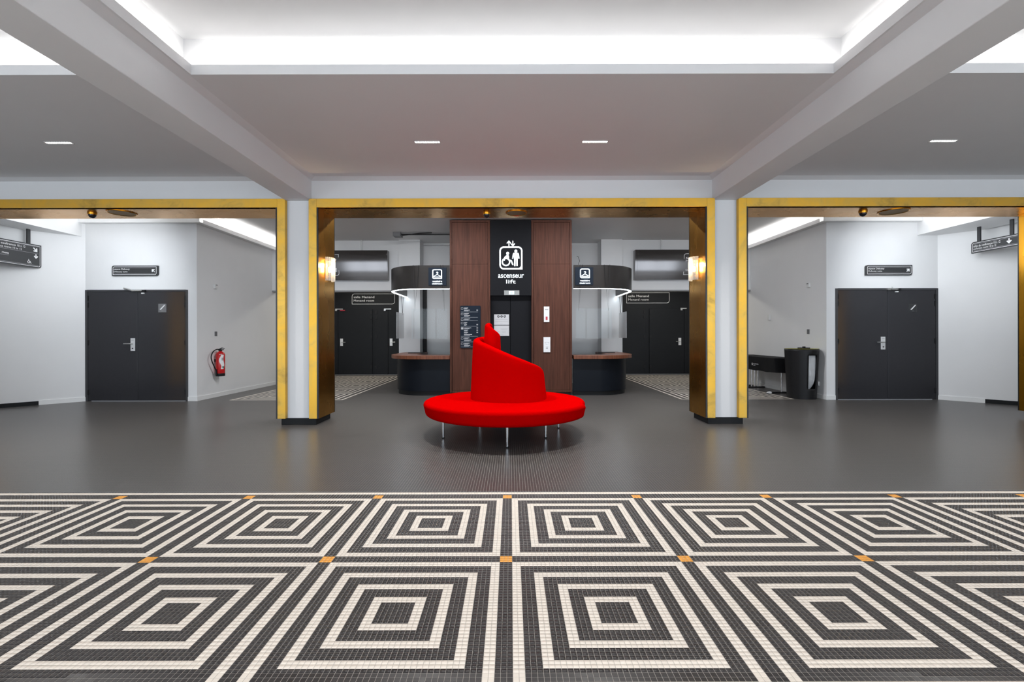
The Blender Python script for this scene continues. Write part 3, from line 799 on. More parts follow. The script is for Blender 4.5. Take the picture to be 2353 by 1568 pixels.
# dark display cabinets on the bulkhead
for s, lab in ((-1, 'wide dark glossy display cabinet with printed arrows on the left bulkhead'), (1, 'wide dark glossy display cabinet with printed text on the right bulkhead')):
    y = 12.05; z0, z1 = 2.745, 3.51
    xin, xout = sx(s, 3.21), sx(s, 5.65)
    root = empty('display_cabinet', ((xin + xout) / 2, 12.2, z0), lab, 'display')
    # the front is a bowed metal sheet leaning forward a little
    def face(z): q_ = (z - z0) / (z1 - z0); return y + .040 - .085 * q_ + .020 * (2 * q_ - 1) ** 2 - .02
    def bowed(xa, xb, za, zb, out, back):
        mb = MB(); prof_ = [(face(za + (zb - za) * k / 12) - out, za + (zb - za) * k / 12) for k in range(13)] + [(back, zb), (back, za)]
        n = len(prof_); vs = [(x, p_[0], p_[1]) for x in (xa, xb) for p_ in prof_]
        mb.add(vs, [tuple(range(n)), tuple(range(2 * n - 1, n - 1, -1))] + [(i, (i + 1) % n, n + (i + 1) % n, n + i) for i in range(n)])
        return mb
    bowed(xin, xout, z0, z1, 0, 12.197).build('case', M['screen'], root, smooth=True)
    bowed(sx(s, 3.27) if s > 0 else sx(s, 3.23), sx(s, 4.33), z0 + .10, z1 - .07, .006, y + .05).build('screen', M['screen'], root, smooth=True)
    pl = Plane((0, face(z1) - .002, 0)); pl.p = lambda u, v, h: Vector((u, face(v) - .001 - h, v)); mb = MB()
    u0, u1 = sorted((sx(s, 4.47), sx(s, 5.4)))
    pl.ring(mb, rrect(u0, u1, z0 + .12, z1 - .10, .06, (1, 1, 0, 0) if s < 0 else (0, 1, 0, 1)), rrect(u0 + .012, u1 - .012, z0 + .132, z1 - .112, .05, (1, 1, 0, 0) if s < 0 else (0, 1, 0, 1)), 0, .003)
    mb.build('border_line', M['print'], root)
    mb = MB()
    if s < 0:
        arrow(pl, mb, u1 - .13, z1 - .24, .15, -.5 * PI, 0, .002); mb.build('arrow', M['print'], root)
        mb = MB(); arrow(pl, mb, u1 - .11, z0 + .26, .15, .25 * PI, 0, .002); mb.build('arrow', M['print'], root)
    else:
        pl.text('lettering', 'salle', u0 + .05, z1 - .24, u0 + .30, z1 - .17, M['print'], root, bold=.004)
        pl.text('lettering', 'Menand', u0 + .05, z1 - .32, u0 + .42, z1 - .26, M['print'], root)
        pl.text('lettering', 'co', u0 + .05, z0 + .22, u0 + .15, z0 + .27, M['print'], root)
    MB().lathe([(.0, 0), (.02, 0), (.02, REAR_CEIL - z1), (0, REAR_CEIL - z1)], (sx(s, 3.93), 12.17, z1), 12).build('conduit', M['whitep'], root, smooth=True)

# ------------------------------------------------------------------ lift tower
YL = 9.95
lx0, lxa, lxb, lx1 = -1.305, -.438, .448, 1.315
ztop = 3.775
lift = empty('lift_tower', (0, YL + .4, 0), 'walnut clad lift shaft with black double sliding doors behind the red sofa', 'lift')
mb = MB(); mb.box(lx0 + .03, lx1 - .03, YL + .25, YL + 1.9, 0, ztop - .01); mb.build('shaft', M['liftblk'], lift)
bx('plinth', M['plinth'], lift, lx0 + .02, lxa, YL + .04, YL + .3, 0, .075); bx('plinth', M['plinth'], lift, lxb, lx1 - .02, YL + .04, YL + .3, 0, .075)
for (a, b) in ((lx0, lxa), (lxb, lx1)):
    fr = MB(); t = .045
    fr.box(a, a + t, YL, YL + .26, .075, ztop); fr.box(b - t, b, YL, YL + .26, .075, ztop)
    fr.box(a + t, b - t, YL, YL + .26, ztop - t, ztop); fr.box(a + t, b - t, YL, YL + .26, .075, .075 + t)
    fr.build('wood_frame', M['wood'], lift, bevel=.003)
    zj = 2.83
    bx('wood_panel', M['wood'], lift, a + t + .006, b - t - .006, YL + .008, YL + .25, zj + .002, ztop - t - .006)
    bx('wood_panel', M['wood'], lift, a + t + .006, b - t - .006, YL + .008, YL + .25, .075 + t + .006, zj - .002)
bx('header_panel', M['liftblk'], lift, lxa + .004, lxb - .004, YL + .01, YL + .25, 2.157, ztop)
seam = W(1173, 800, YL + .12).x
for (a, b) in ((lxa, seam - .004), (seam + .004, lxb)):
    bx('lift_door', M['liftblk'], lift, a, b, YL + .12, YL + .16, .01, 2.157, bevel=.002)
bx('floor_indicator', M['indic'], lift, W(1157, 0, YL).x, W(1192, 0, YL).x, YL - .005, YL + .01, W(1174, 678.4, YL).z, W(1174, 667.7, YL).z, label='steel plate with lit floor number')
ipl = Plane((0, YL - .005, 0)); mb = MB()
za, zb = W(1174, 677, YL).z, W(1174, 669.3, YL).z
ipl.rect(mb, W(1168, 0, YL).x, W(1180, 0, YL).x, za, zb, 0, .003); mb.build('indicator_screen', M['disp'], lift)
ipl.text('indicator_number', '0', W(1172, 0, YL).x, za + .015, W(1176, 0, YL).x, zb - .015, M['dprint'], lift, h1=.005)

# lit lift sign
YS = YL + .01
ls = empty('lift_sign', W(1174, 652, YS), 'backlit white lift sign with wheelchair and standing figure, reading ascenseur lift', 'sign')
spl = Plane((0, YS, 0))
def q(x, y):
    w = W(1120 + x / 9.8, 530 + y / 9.8, YS); return (w.x, w.z)
h0, h1 = .0, .018
a, b = q(272, 880), q(788, 360); k_ = q(31, 0)[0] - q(0, 0)[0]
mb = MB(); spl.ring(mb, rrect(a[0], b[0], a[1], b[1], q(100, 0)[0] - q(0, 0)[0], (1, 0, 1, 1), 8), rrect(a[0] + k_, b[0] - k_, a[1] + k_, b[1] - k_, q(68, 0)[0] - q(0, 0)[0], (1, 1, 1, 1), 8), h0, h1); mb.build('rounded_frame', M['lit'], ls)
mb = MB(); r_ = q(33, 0)[0] - q(0, 0)[0]
spl.disc(mb, *q(640, 467), r_, h0, h1)
spl.poly(mb, [q(*c) for c in ((590, 505), (690, 505), (708, 530), (722, 635), (698, 640), (680, 565), (682, 800), (650, 804), (646, 660), (636, 660), (632, 804), (600, 804), (600, 565), (580, 640), (556, 635), (572, 530))], h0, h1)
mb.build('standing_figure', M['lit'], ls)
mb = MB(); spl.disc(mb, *q(456, 516), r_, h0, h1); spl.circ(mb, *q(418, 710), q(95, 0)[0] - q(0, 0)[0], q(27, 0)[0] - q(0, 0)[0], h0, h1)
spl.poly(mb, [q(*c) for c in ((430, 560), (462, 552), (484, 570), (486, 640), (420, 625), (400, 640), (392, 680), (370, 680), (376, 610), (395, 585))], h0, h1)
spl.stroke(mb, [q(505, 672), q(535, 680), q(572, 770)], q(28, 0)[0] - q(0, 0)[0], h0, h1)
mb.build('wheelchair_figure', M['lit'], ls)
for (cx, ang) in ((484, .5 * PI), (573, -.5 * PI)):
    mb = MB(); c = q(cx, 293); w_ = q(20, 0)[0] - q(0, 0)[0]
    top = 240 if ang > 0 else 346
    oth = 346 if ang > 0 else 240
    wing = 288 if ang > 0 else 300
    spl.stroke(mb, [q(cx, oth), q(cx, top)], w_, h0, h1); spl.stroke(mb, [q(cx - 42, wing), q(cx, top), q(cx + 42, wing)], w_ * .9, h0, h1)
    mb.build('arrow', M['lit'], ls)
a, b = q(242, 1070), q(820, 988); spl.text('lettering', 'ascenseur', a[0], a[1], b[0], b[1], M['lit'], ls, h1=.012, bold=.004)
a, b = q(422, 1195), q(638, 1108); spl.text('lettering', 'lift', a[0], a[1], b[0], b[1], M['lit'], ls, h1=.012, bold=.004)

# floor directory on the left wood panel
a, b = W(1057.7, 800, YL), W(1104.3, 703, YL)
d_ = empty('floor_directory', ((a.x + b.x) / 2, YL, a.z), 'dark navy floor directory with small white lines, left of the lift doors', 'sign')
pl = Plane((a.x, YL - .012, a.z)); w, h = b.x - a.x, b.z - a.z
mb = MB(); pl.poly(mb, rrect(0, w, 0, h, .02), -.012, 0); mb.build('panel', M['navy'], d_)
rows = [(165, 300, 2), (340, 470, 2), (510, 575, 1), (620, 750, 2), (790, 1065, 4), (1105, 1240, 2), (1275, 1400, 2)]   # measured rows of the photograph
fy = lambda y: h - (y - 115) / (1440 - 115) * h
fxx = lambda x: (x - 105) / (740 - 105) * w
mb = MB(); ml = MB(); mi = MB()
rnd = random.Random(3)
for i, (ya, yb, n) in enumerate(rows):
    pl.rect(ml, fxx(130), fxx(655), fy(yb + 8) - .003, fy(yb + 8) + .002, 0, .001)
    if i == 4: pl.rect(mi, fxx(132), fxx(205), fy(ya + 68), fy(ya), 0, .0012)
    else: pl.ring(mi, rrect(fxx(132), fxx(200), fy(ya + 70), fy(ya + 4), .008), rrect(fxx(140), fxx(192), fy(ya + 62), fy(ya + 12), .006), 0, .0012)
    step = (yb - ya) / n
    for k in range(n):
        yy = ya + 6 + k * step; ln = rnd.uniform(90, 250)
        pl.rect(mb, fxx(225), fxx(225 + ln), fy(yy + 24), fy(yy + 4), 0, .001)
        pl.rect(ml, fxx(225), fxx(225 + ln * .75), fy(yy + 46), fy(yy + 31), 0, .001)
        if (i, k) in ((0, 1), (3, 1), (4, 1), (4, 2), (4, 0)): pl.rect(mb, fxx(612), fxx(658), fy(yy + 32), fy(yy), 0, .001)
mb.build('bold_print', M['lprint'], d_, kind='stuff'); ml.build('light_print', M['printg'], d_, kind='stuff'); mi.build('floor_icon', M['lprint'], d_, kind='stuff')
# paper notices on the left lift door
for (px0, py0, px1, py1, lab, kind_) in ((1135.3, 747, 1169.8, 722.7, 'pale lift notice with three round black symbols', 0), (1135.3, 772.4, 1169.8, 748.2, 'pale lift notice with small print, half hidden by the sofa', 1)):
    yy = YL + .118; a, b = W(px0, py0, yy), W(px1, py1, yy); w, h = b.x - a.x, b.z - a.z
    n_ = empty('paper_notice', ((a.x + b.x) / 2, yy, a.z), lab, 'notice')
    pl = Plane((a.x, yy - .002, a.z)); mb = MB(); pl.rect(mb, 0, w, 0, h, -.003, 0); mb.build('sheet', M['paper'], n_)
    if kind_ == 0:
        for k in range(3):
            mb = MB(); u = w * (.29 + .21 * k); pl.disc(mb, u, h * .80, .027, 0, .001); mb.build('round_symbol', M['dprint'], n_)
            mb = MB(); pl.stroke(mb, [(u - .01 + .01 * k, h * .74), (u, h * .80), (u + .008 - .008 * k, h * .86)], .012, .001, .0016); mb.build('symbol_mark', M['paper'], n_)
        mb = MB(); pl.rect(mb, w * .1, w * .9, h * .51, h * .545, 0, .0008); pl.rect(mb, w * .07, w * .93, h * .33, h * .355, 0, .0008); pl.rect(mb, w * .4, w * .58, h * .09, h * .115, 0, .0008)
    else:
        mb = MB(); pl.rect(mb, w * .43, w * .92, h * .65, h * .69, 0, .0008); pl.rect(mb, w * .5, w * .84, h * .56, h * .59, 0, .0008); pl.rect(mb, w * .5, w * .8, h * .43, h * .455, 0, .0008)
        pl.rect(mb, w * .55, w * .78, h * .33, h * .355, 0, .0008); pl.rect(mb, w * .26, w * .37, h * .39, h * .43, 0, .0008); pl.rect(mb, w * .4, w * .6, h * .09, h * .12, 0, .0008)
    mb.build('small_print', M['lprint'], n_, kind='stuff')
# call plates on the right wood panel
a, b = W(1249.6, 740.4, YL), W(1262.3, 704.8, YL)
c_ = empty('call_plate', ((a.x + b.x) / 2, YL, a.z), 'white narrow lift plate with dark red display, upper of two', 'lift panel')
bx('plate', M['whitep'], c_, a.x, b.x, YL - .012, YL + .008, a.z, b.z, bevel=.002); u = (a.x + b.x) / 2
bx('red_display', M['redp'], c_, u - .02, u + .02, YL - .0135, YL - .012, a.z + .045, a.z + .115)
pl = Plane((0, YL - .012, 0)); mb = MB(); pl.rect(mb, u - .035, u + .035, b.z - .075, b.z - .055, 0, .001); mb.build('small_print', M['lprint'], c_, kind='stuff')
mb = MB(); pl.disc(mb, u, b.z - .028, .006, 0, .002, 10); pl.disc(mb, u, a.z + .026, .006, 0, .002, 10); mb.build('screw', M['steel'], c_, kind='stuff')
a, b = W(1248.8, 809.8, YL), W(1264.5, 775, YL)
c_ = empty('call_plate', ((a.x + b.x) / 2, YL, a.z), 'steel lift call plate with round buttons, lower of two', 'lift panel')
bx('plate', M['alu'], c_, a.x, b.x, YL - .012, YL + .008, a.z, b.z, bevel=.002); u = (a.x + b.x) / 2
for k in range(2): MB().lathe([(0, 0), (.02, 0), (.02, .008), (0, .008)], (u, YL - .012, a.z + .14 + .05 * k), 16, 'y').build('button', M['steel'], c_)
pl = Plane((0, YL - .012, 0)); mb = MB(); pl.rect(mb, u - .05, u + .05, b.z - .122, b.z - .114, 0, .001); pl.rect(mb, u - .022, u + .022, a.z + .075, a.z + .10, 0, .001); mb.build('small_print', M['lprint'], c_, kind='stuff')

# ------------------------------------------------------------------ cloakroom counters, canopies, plexiglass
def plan(k, n=14):
    pts = [(1.325, 9.87 + k), (1.6, 9.87 + k), (1.9, 9.87 + k)]
    for i in range(1, n + 1):
        a = .5 * PI * i / n
        pts.append((1.9 + (.86 - k) * math.sin(a), 10.77 - (.90 - k) * math.cos(a)))
    pts += [(2.76 - k, 11.4), (2.76 - k, 12.07)]
    return pts
def band(s, k0, k1, z0, z1):
    A = [(sx(s, p[0]), p[1]) for p in plan(k0)]; B = [(sx(s, p[0]), p[1]) for p in plan(k1)]
    mb = MB()
    a0 = [(x, y, z0) for x, y in A]; a1 = [(x, y, z1) for x, y in A]; b0 = [(x, y, z0) for x, y in B]; b1 = [(x, y, z1) for x, y in B]
    mb.strip(a0, a1); mb.strip(b0, b1); mb.strip(a1, b1); mb.strip(a0, b0)
    n = len(A)
    mb.add([a0[0], a1[0], b1[0], b0[0]], [(0, 1, 2, 3)]); mb.add([a0[-1], a1[-1], b1[-1], b0[-1]], [(0, 1, 2, 3)])
    return mb
for s, nm in ((-1, 'left'), (1, 'right')):
    r = empty('cloakroom_counter', (sx(s, 2.1), 10.6, 0), 'curved black cloakroom counter with walnut top, %s of the lift' % nm, 'counter')
    band(s, .13, .19, .095, .795).build('front_panel', M['counter'], r, smooth=True)
    band(s, .16, .22, 0, .095).build('plinth', M['plinth'], r, smooth=True)
    band(s, 0, .58, .79, .87).build('counter_top', M['wood2'], r, smooth=True, bevel=.006)
    bx('counter_tray', M['black'], r, sx(s, 2.14), sx(s, 2.50), 11.2, 11.45, .87, .885)
    c = empty('cloakroom_canopy', (sx(s, 2.1), 10.6, 2.30), 'curved black canopy band with glowing lower edge, %s of the lift' % nm, 'canopy')
    band(s, 0, .05, 2.30, 2.795).build('band', M['canopy'], c, smooth=True)
    band(s, .006, .062, 2.292, 2.30).build('light_strip', M['led'], c)
    # cloakroom sign on the band
    if s < 0: z_ = lambda x, y: W(765 + x / 8.404, 540 + y / 8.404, 9.85); box_ = (1845, 978, 2190, 632); sq = (1920, 850, 2107, 665); hg = (2014, 760); t1 = (1920, 914, 2110, 880); t2 = (1914, 958, 2112, 926)
    else: z_ = lambda x, y: W(1305 + x / 7.976, 530 + y / 7.976, 9.85); box_ = (135, 1000, 463, 672); sq = (222, 872, 400, 700); hg = (311, 790); t1 = (222, 934, 400, 902); t2 = (214, 978, 408, 946)
    a, b = z_(box_[0], box_[1]), z_(box_[2], box_[3]); yq = 9.85
    g = empty('cloakroom_sign', ((a.x + b.x) / 2, yq, a.z), 'lit hanger sign reading vestiaire cloakroom on the %s canopy' % nm, 'sign')
    bx('panel', M['navy'], g, a.x, b.x, yq, 9.87, a.z, b.z)
    pl = Plane((0, yq, 0)); a, b = z_(sq[0], sq[1]), z_(sq[2], sq[3]); t = .018; mb = MB()
    pl.ring(mb, rrect(a.x, b.x, a.z, b.z, .035, (1, 0, 1, 1)), rrect(a.x + t, b.x - t, a.z + t, b.z - t, .022), 0, .008); mb.build('rounded_frame', M['lit'], g)
    c0 = z_(*hg); cx_, cz_ = c0.x, c0.z; mb = MB()
    pl.stroke(mb, [(cx_, cz_ - .005), (cx_ - .07, cz_ - .045), (cx_ - .062, cz_ - .058), (cx_ + .062, cz_ - .058), (cx_ + .07, cz_ - .045), (cx_, cz_ - .005), (cx_, cz_ + .012), (cx_ + .018, cz_ + .024), (cx_ + .012, cz_ + .042), (cx_ - .006, cz_ + .044), (cx_ - .016, cz_ + .034)], .012, 0, .008); mb.build('hanger_symbol', M['lit'], g)
    for tx, (u0, v0, u1, v1), bo in (('vestiaire', t1, .03), ('cloakroom', t2, .0)):
        a, b = z_(u0, v0), z_(u1, v1); pl.text('lettering', tx, a.x, a.z, b.x, b.z, M['lit'], g, h1=.006, bold=bo * .25)
    # hung plexiglass sheets with their cords
    xa, xb = sorted((sx(s, 1.36), sx(s, 2.12)))
    pg = empty('plexiglass_screen', ((xa + xb) / 2, 9.83, 1.23), 'clear plexiglass sheet hung on cords over the %s counter front' % nm, 'screen')
    bx('sheet', M['glass'], pg, xa, xb, 9.826, 9.832, 1.23, 1.87)
    for xr in ((1.42, 1.51), (2.05, 1.97)):
        x0, x1 = sx(s, xr[0]), sx(s, xr[1])
        MB().tube([(x1, 9.858 if False else 9.862, 2.80), (x0, 9.829, 1.82), (x0 + s * .04, 9.862, 2.80)], .0045, 5).build('cord', M['black'], pg)
    pg = empty('plexiglass_screen', (sx(s, 2.775), 11.6, 1.23), 'clear plexiglass sheet hung on cords at the outer side of the %s counter' % nm, 'screen')
    xs = sx(s, 2.775)
    bx('sheet', M['glare_plexi'], pg, xs - .003, xs + .003, 11.2, 11.97, 1.23, 1.87)
    MB().tube([(xs, 11.55, 2.80), (xs, 11.82, 1.82), (xs, 11.99, 2.80)], .0045, 5).build('cord', M['black'], pg)
    # loose cable lying over the canopy top
    if s > 0:
        MB().tube([(sx(1, 1.42), 9.86, 2.80), (sx(1, 1.45), 9.88, 2.88), (sx(1, 1.43), 9.90, 2.97), (sx(1, 1.40), 9.92, 2.99)], .005, 6).build('loose_cable', M['black'], label='thin black cable curling up from the right canopy', cat='cable')
# small track at the rear ceiling
r = empty('ceiling_track', (-2.1, 11.3, REAR_CEIL - .06), 'thin black track with bracket under the ceiling, upper left of the lift', 'track')
bx('rail', M['black'], r, -2.66, -1.32, 11.28, 11.32, REAR_CEIL - .05, REAR_CEIL - .025)
bx('bracket', M['grey'], r, -2.84, -2.66, 11.2, 11.45, REAR_CEIL - .09, REAR_CEIL)
MB().tube([(-2.62, 11.25, REAR_CEIL - .07), (-2.2, 11.2, REAR_CEIL - .03), (-1.9, 11.2, REAR_CEIL - .02)], .012, 6).build('cable', M['black'], r)

# ------------------------------------------------------------------ red spiral sofa
SX, SY = -.072, 6.14
sofa = empty('spiral_sofa', (SX, SY, 0), 'round bright red upholstered sofa with spiral backrest on thin steel legs', 'sofa')
# seat: thick rounded ring, slightly spiralling outline with a step at the right
SEG = 120
prof = []
R0, ZB, ZT, rc = 1.055, .275, .455, .075
rb_, rt_ = .055, .048
for i in range(9): a = -.5 * PI + .5 * PI * i / 8; prof.append((R0 - .02 - rb_ + rb_ * math.cos(a), ZB + rb_ + rb_ * math.sin(a)))
for i in range(9): a = .5 * PI * i / 8; prof.append((R0 - rt_ + rt_ * math.cos(a), ZT - rt_ + rt_ * math.sin(a)))
prof = [(.02, ZB)] + [(.5, ZB)] + prof + [(.75, ZT + .006), (.4, ZT + .004), (.02, ZT)]
mb = MB(); vs = []; n = len(prof)
t0 = -.42                                   # where the spiral seat meets its beginning
for k in range(SEG + 1):
    t = t0 + 2 * PI * k / SEG
    g = .985 + .045 * k / SEG
    for (r_, z_) in prof:
        rr = r_ * (g if r_ > .3 else 1)
        vs.append((SX + rr * math.cos(t), SY + rr * math.sin(t) * .99, z_))
fs = []
for k in range(SEG):
    for i in range(n - 1): fs.append((k * n + i, (k + 1) * n + i, (k + 1) * n + i + 1, k * n + i + 1))
fs += [tuple(range(n)), tuple(SEG * n + i for i in range(n - 1, -1, -1))]
mb.add(vs, fs)
mb.build('seat', M['red'], sofa, smooth=True)
# seam line
# spiral backrest: path in plan with its top height
keys = [(.415, 6.50, .70), (.452, 6.30, .80), (.40, 6.02, .895), (.25, 5.83, .965), (.06, 5.765, 1.035), (-.14, 5.79, 1.11), (-.33, 5.89, 1.185),
        (-.465, 6.05, 1.235), (-.505, 6.25, 1.262), (-.455, 6.45, 1.278), (-.33, 6.58, 1.29), (-.20, 6.58, 1.305), (-.150, 6.46, 1.325),
        (-.150, 6.30, 1.345), (-.205, 6.20, 1.385), (-.29, 6.18, 1.44), (-.345, 6.24, 1.468), (-.35, 6.33, 1.45)]
def spline(keys, n):
    K = [Vector(k) for k in keys]; out = []
    for i in range(len(K) - 1):
        p0, p1, p2, p3 = K[max(i - 1, 0)], K[i], K[i + 1], K[min(i + 2, len(K) - 1)]
        for j in range(n):
            t = j / n
            out.append(.5 * ((2 * p1) + (p2 - p0) * t + (2 * p0 - 5 * p1 + 4 * p2 - p3) * t * t + (3 * p1 - p0 - 3 * p2 + p3) * t ** 3))
    out.append(K[-1]); return out
path = spline(keys, 7)
TH = .105
sec_n = None; rows_ = []
for i, p_ in enumerate(path):
    tg = (path[min(i + 1, len(path) - 1)] - path[max(i - 1, 0)]); tg.z = 0; tg.normalize()
    nrm = Vector((-tg.y, tg.x, 0))           # outward: the path runs clockwise seen from above -> flip below
    c_in = Vector((-.05, 6.2, 0)) if i < len(path) * .62 else Vector((-.25, 6.35, 0))
    if nrm.dot(Vector((p_.x, p_.y, 0)) - c_in) < 0: nrm = -nrm
    e = min(1, i / 5, (len(path) - 1 - i) / 3); e = max(e, 0)
    th = TH * (.35 + .65 * math.sqrt(e)) if i > len(path) // 2 else TH * (.45 + .55 * math.sqrt(e))
    zt = p_.z; zb = .445; row = []
    pf = []
    hgt = zt - zb
    flare = .035
    for k in range(7):                       # outer face from the bottom up
        f = k / 6; pf.append((flare * (1 - f), zb + (hgt - .05) * f))
    for k in range(1, 7):                    # rounded top edge
        a = PI * k / 7; pf.append((-th / 2 + th / 2 * math.cos(a), zt - .05 + .05 * math.sin(a)))
    for k in range(7):                       # inner face down
        f = 1 - k / 6; pf.append((-th - .0 * f, zb + (hgt - .05) * f))
    for (off, z) in pf: row.append((p_.x + nrm.x * off, p_.y + nrm.y * off, z))
    rows_.append(row)
mb = MB(); n = len(rows_[0]); vs = [v for r in rows_ for v in r]
fs = [(i * n + k, (i + 1) * n + k, (i + 1) * n + k + 1, i * n + k + 1) for i in range(len(rows_) - 1) for k in range(n - 1)]
fs += [tuple(range(n)), tuple((len(rows_) - 1) * n + k for k in range(n - 1, -1, -1))]
fs += [(i * n, i * n + n - 1, (i + 1) * n + n - 1, (i + 1) * n) for i in range(len(rows_) - 1)]
mb.add(vs, fs); o = mb.build('backrest', M['red'], sofa, smooth=True)
bvl = o.modifiers.new('bevel', 'BEVEL'); bvl.width = .03; bvl.segments = 3; bvl.limit_method = 'ANGLE'; bvl.angle_limit = math.radians(60)
for (x, y) in ((-.043, 5.36), (-.855, 5.86), (.44, 5.86), (.665, 6.48), (-.45, 6.75)):
    lg = MB().lathe([(.0, .012), (.014, .012), (.018, .29), (0, .29)], (x, y, 0), 16).build('leg', M['chrome'], sofa, smooth=True)
    MB().lathe([(.0, 0), (.0165, 0), (.0165, .014), (0, .014)], (x, y, 0), 16).build('foot', M['black'], lg)

# ------------------------------------------------------------------ wall sconces on the brass reveals
for s, nm in ((-1, 'left'), (1, 'right')):
    x = sx(s, 2.808); y = 7.02; z0, z1 = 2.125, 2.475
    r = empty('wall_sconce', (x, y, z0), 'crystal rod wall lamp glowing warm on the %s brass reveal' % nm, 'wall lamp')
    bx('back_plate', M['gold'], r, x, x - s * .012, y - .05, y + .05, z0 + .04, z1 - .04, bevel=.002)
    for k in range(11):
        a = PI * (k + .5) / 11 - PI / 2
        px_, py_ = x - s * (.03 + .085 * math.cos(a)), y + .115 * math.sin(a)
        MB().lathe([(0, z0), (.0115, z0), (.0115, z1), (0, z1)], (px_, py_, 0), 8).build('crystal_rod', M['rod'], r, smooth=True)
    for z in (z0 + .06, z1 - .06):
        pts = [(x - s * (.03 + .072 * math.cos(PI * k / 12 - PI / 2)), y + .10 * math.sin(PI * k / 12 - PI / 2), z) for k in range(13)]
        MB().tube(pts, .005, 6).build('rod_ring', M['gold'], r)
    MB().lathe([(0, 0), (.022, .01), (.026, .04), (.018, .08), (0, .09)], (x - s * .055, y, 2.255), 12).build('bulb', M['bulb'], r, smooth=True)
    l = bpy.data.lights.new('sconce_light', 'POINT'); l.energy = 7; l.color = (1, .72, .40); l.shadow_soft_size = .03
    lo = bpy.data.objects.new('sconce_light', l); C.objects.link(lo); lo.location = (x - s * .055, y - .0, 2.36)

# ------------------------------------------------------------------ downlights in the soffit
for x, lab in ((-5.36, 'linear recessed downlight in the left ceiling bay'), (-.985, 'linear recessed downlight, left of the two over the sofa'), (1.005, 'linear recessed downlight, right of the two over the sofa'), (5.14, 'linear recessed downlight in the right ceiling bay')):
    r = empty('downlight', (x, 5.51, SOFFIT), lab, 'ceiling lamp', 'linear downlights')
    fr = MB(); a, b, y0, y1 = x - .155, x + .155, 5.478, 5.542
    fr.box(a, b, y0, y0 + .006, SOFFIT - .004, SOFFIT); fr.box(a, b, y1 - .006, y1, SOFFIT - .004, SOFFIT); fr.box(a, a + .006, y0, y1, SOFFIT - .004, SOFFIT); fr.box(b - .006, b, y0, y1, SOFFIT - .004, SOFFIT)
    fr.build('rim', M['whitep'], r)
    for k in range(10):
        MB().lathe([(0, -.003), (.0125, -.003), (.0125, 0), (0, 0)], (x - .135 + .03 * k, 5.51, SOFFIT), 10).build('led', M['spot'], r)
    area('downlight_lamp', (x, 5.51, SOFFIT - .01), (0, 0, -1), .30, .05, 42, (1, .98, .955), math.radians(130))

# ------------------------------------------------------------------ domes and round speakers on the portal soffits
for (xd, yd, xs_, ys, ds, nm) in ((-6.31, 7.00, -5.86, 7.00, .19, 'left'), (-.36, 7.04, .09, 7.05, .165, 'middle'), (5.32, 7.0, 5.79, 7.01, .20, 'right')):
    z = 3.162
    r = empty('dome_camera', (xd, yd, z - .06), 'small black dome camera under the %s brass portal' % nm, 'camera')
    MB().lathe([(.0, z), (.058, z), (.058, z - .012), (.052, z - .03), (0, z - .03)], (xd, yd, 0), 24).build('housing', M['gold2'], r, smooth=True)
    MB().lathe([(.05, z - .028), (.048, z - .045), (.036, z - .066), (.018, z - .077), (0, z - .08)], (xd, yd, 0), 24).build('dome', M['lens'], r, smooth=True)
    r = empty('ceiling_speaker', (xs_, ys, z - .01), 'round flat brass speaker under the %s brass portal' % nm, 'speaker')
    MB().lathe([(0, z), (ds, z), (ds, z - .01), (ds - .012, z - .012), (ds - .02, z - .005), (0, z - .005)], (xs_, ys, 0), 40).build('rim', M['gold2'], r, smooth=True)
    MB().lathe([(0, z - .006), (ds - .022, z - .006), (ds - .022, z - .005), (0, z - .005)], (xs_, ys, 0), 40).build('grille', pmat('grille_brass', (.30, .17, .04, 1), .5, 1.0), r)

# ------------------------------------------------------------------ fire extinguisher
xw = sx(-1, 6.29); ex, ey = xw + .105, 9.85; ez0, ez1 = .45, .98
r = empty('fire_extinguisher', (ex, ey, ez0), 'red fire extinguisher with black hose hanging on the left passage wall', 'extinguisher')
MB().lathe([(0, ez0 + .05), (.082, ez0 + .05), (.086, ez0 + .06), (.086, ez1 - .075), (.07, ez1 - .035), (.035, ez1 - .01), (.03, ez1 + .005), (0, ez1 + .005)], (ex, ey, 0), 32).build('cylinder', M['extred'], r, smooth=True)
MB().lathe([(0, ez0), (.083, ez0), (.087, ez0 + .01), (.087, ez0 + .06), (0, ez0 + .06)], (ex, ey, 0), 32).build('base_ring', M['black'], r, smooth=True)
lb = MB(); lg2 = MB()
def arc(mb_, z0, z1, a0, a1, rad, n=10):
    A = [(ex + rad * math.cos(a0 + (a1 - a0) * k / n), ey + rad * math.sin(a0 + (a1 - a0) * k / n), z0) for k in range(n + 1)]
    B = [(p[0], p[1], z1) for p in A]; mb_.strip(A, B)
front = math.atan2(-ey, -ex)
wav = MB(); nW = 16
for k in range(nW):
    zA, zB = ez0 + .15 + .30 * k / nW, ez0 + .15 + .30 * (k + 1) / nW
    c = front + .25 * math.sin(2 * PI * k / nW * 1.1 + .6); arc(wav, zA, zB, c - .05, c + .75 - .2 * math.cos(k / nW * 6), .0868, 5)
wav.build('label_wave', M['print'], r)
mbx = MB(); arc(mbx, ez0 + .17, ez0 + .21, front + .42, front + .78, .0873); mbx.build('label_green', M['green'], r)
mbx = MB(); arc(mbx, ez0 + .33, ez0 + .39, front + .25, front + .62, .0873); mbx.build('label_symbol', M['lprint'], r)
mbx = MB(); arc(mbx, ez0 + .455, ez0 + .468, front - .25, front + .4, .0870); mbx.build('label_print', M['paper'], r)
MB().lathe([(0, 0), (.035, 0), (.035, .035), (.022, .05), (0, .05)], (ex, ey, ez1), 20).build('valve', M['black'], r, smooth=True)
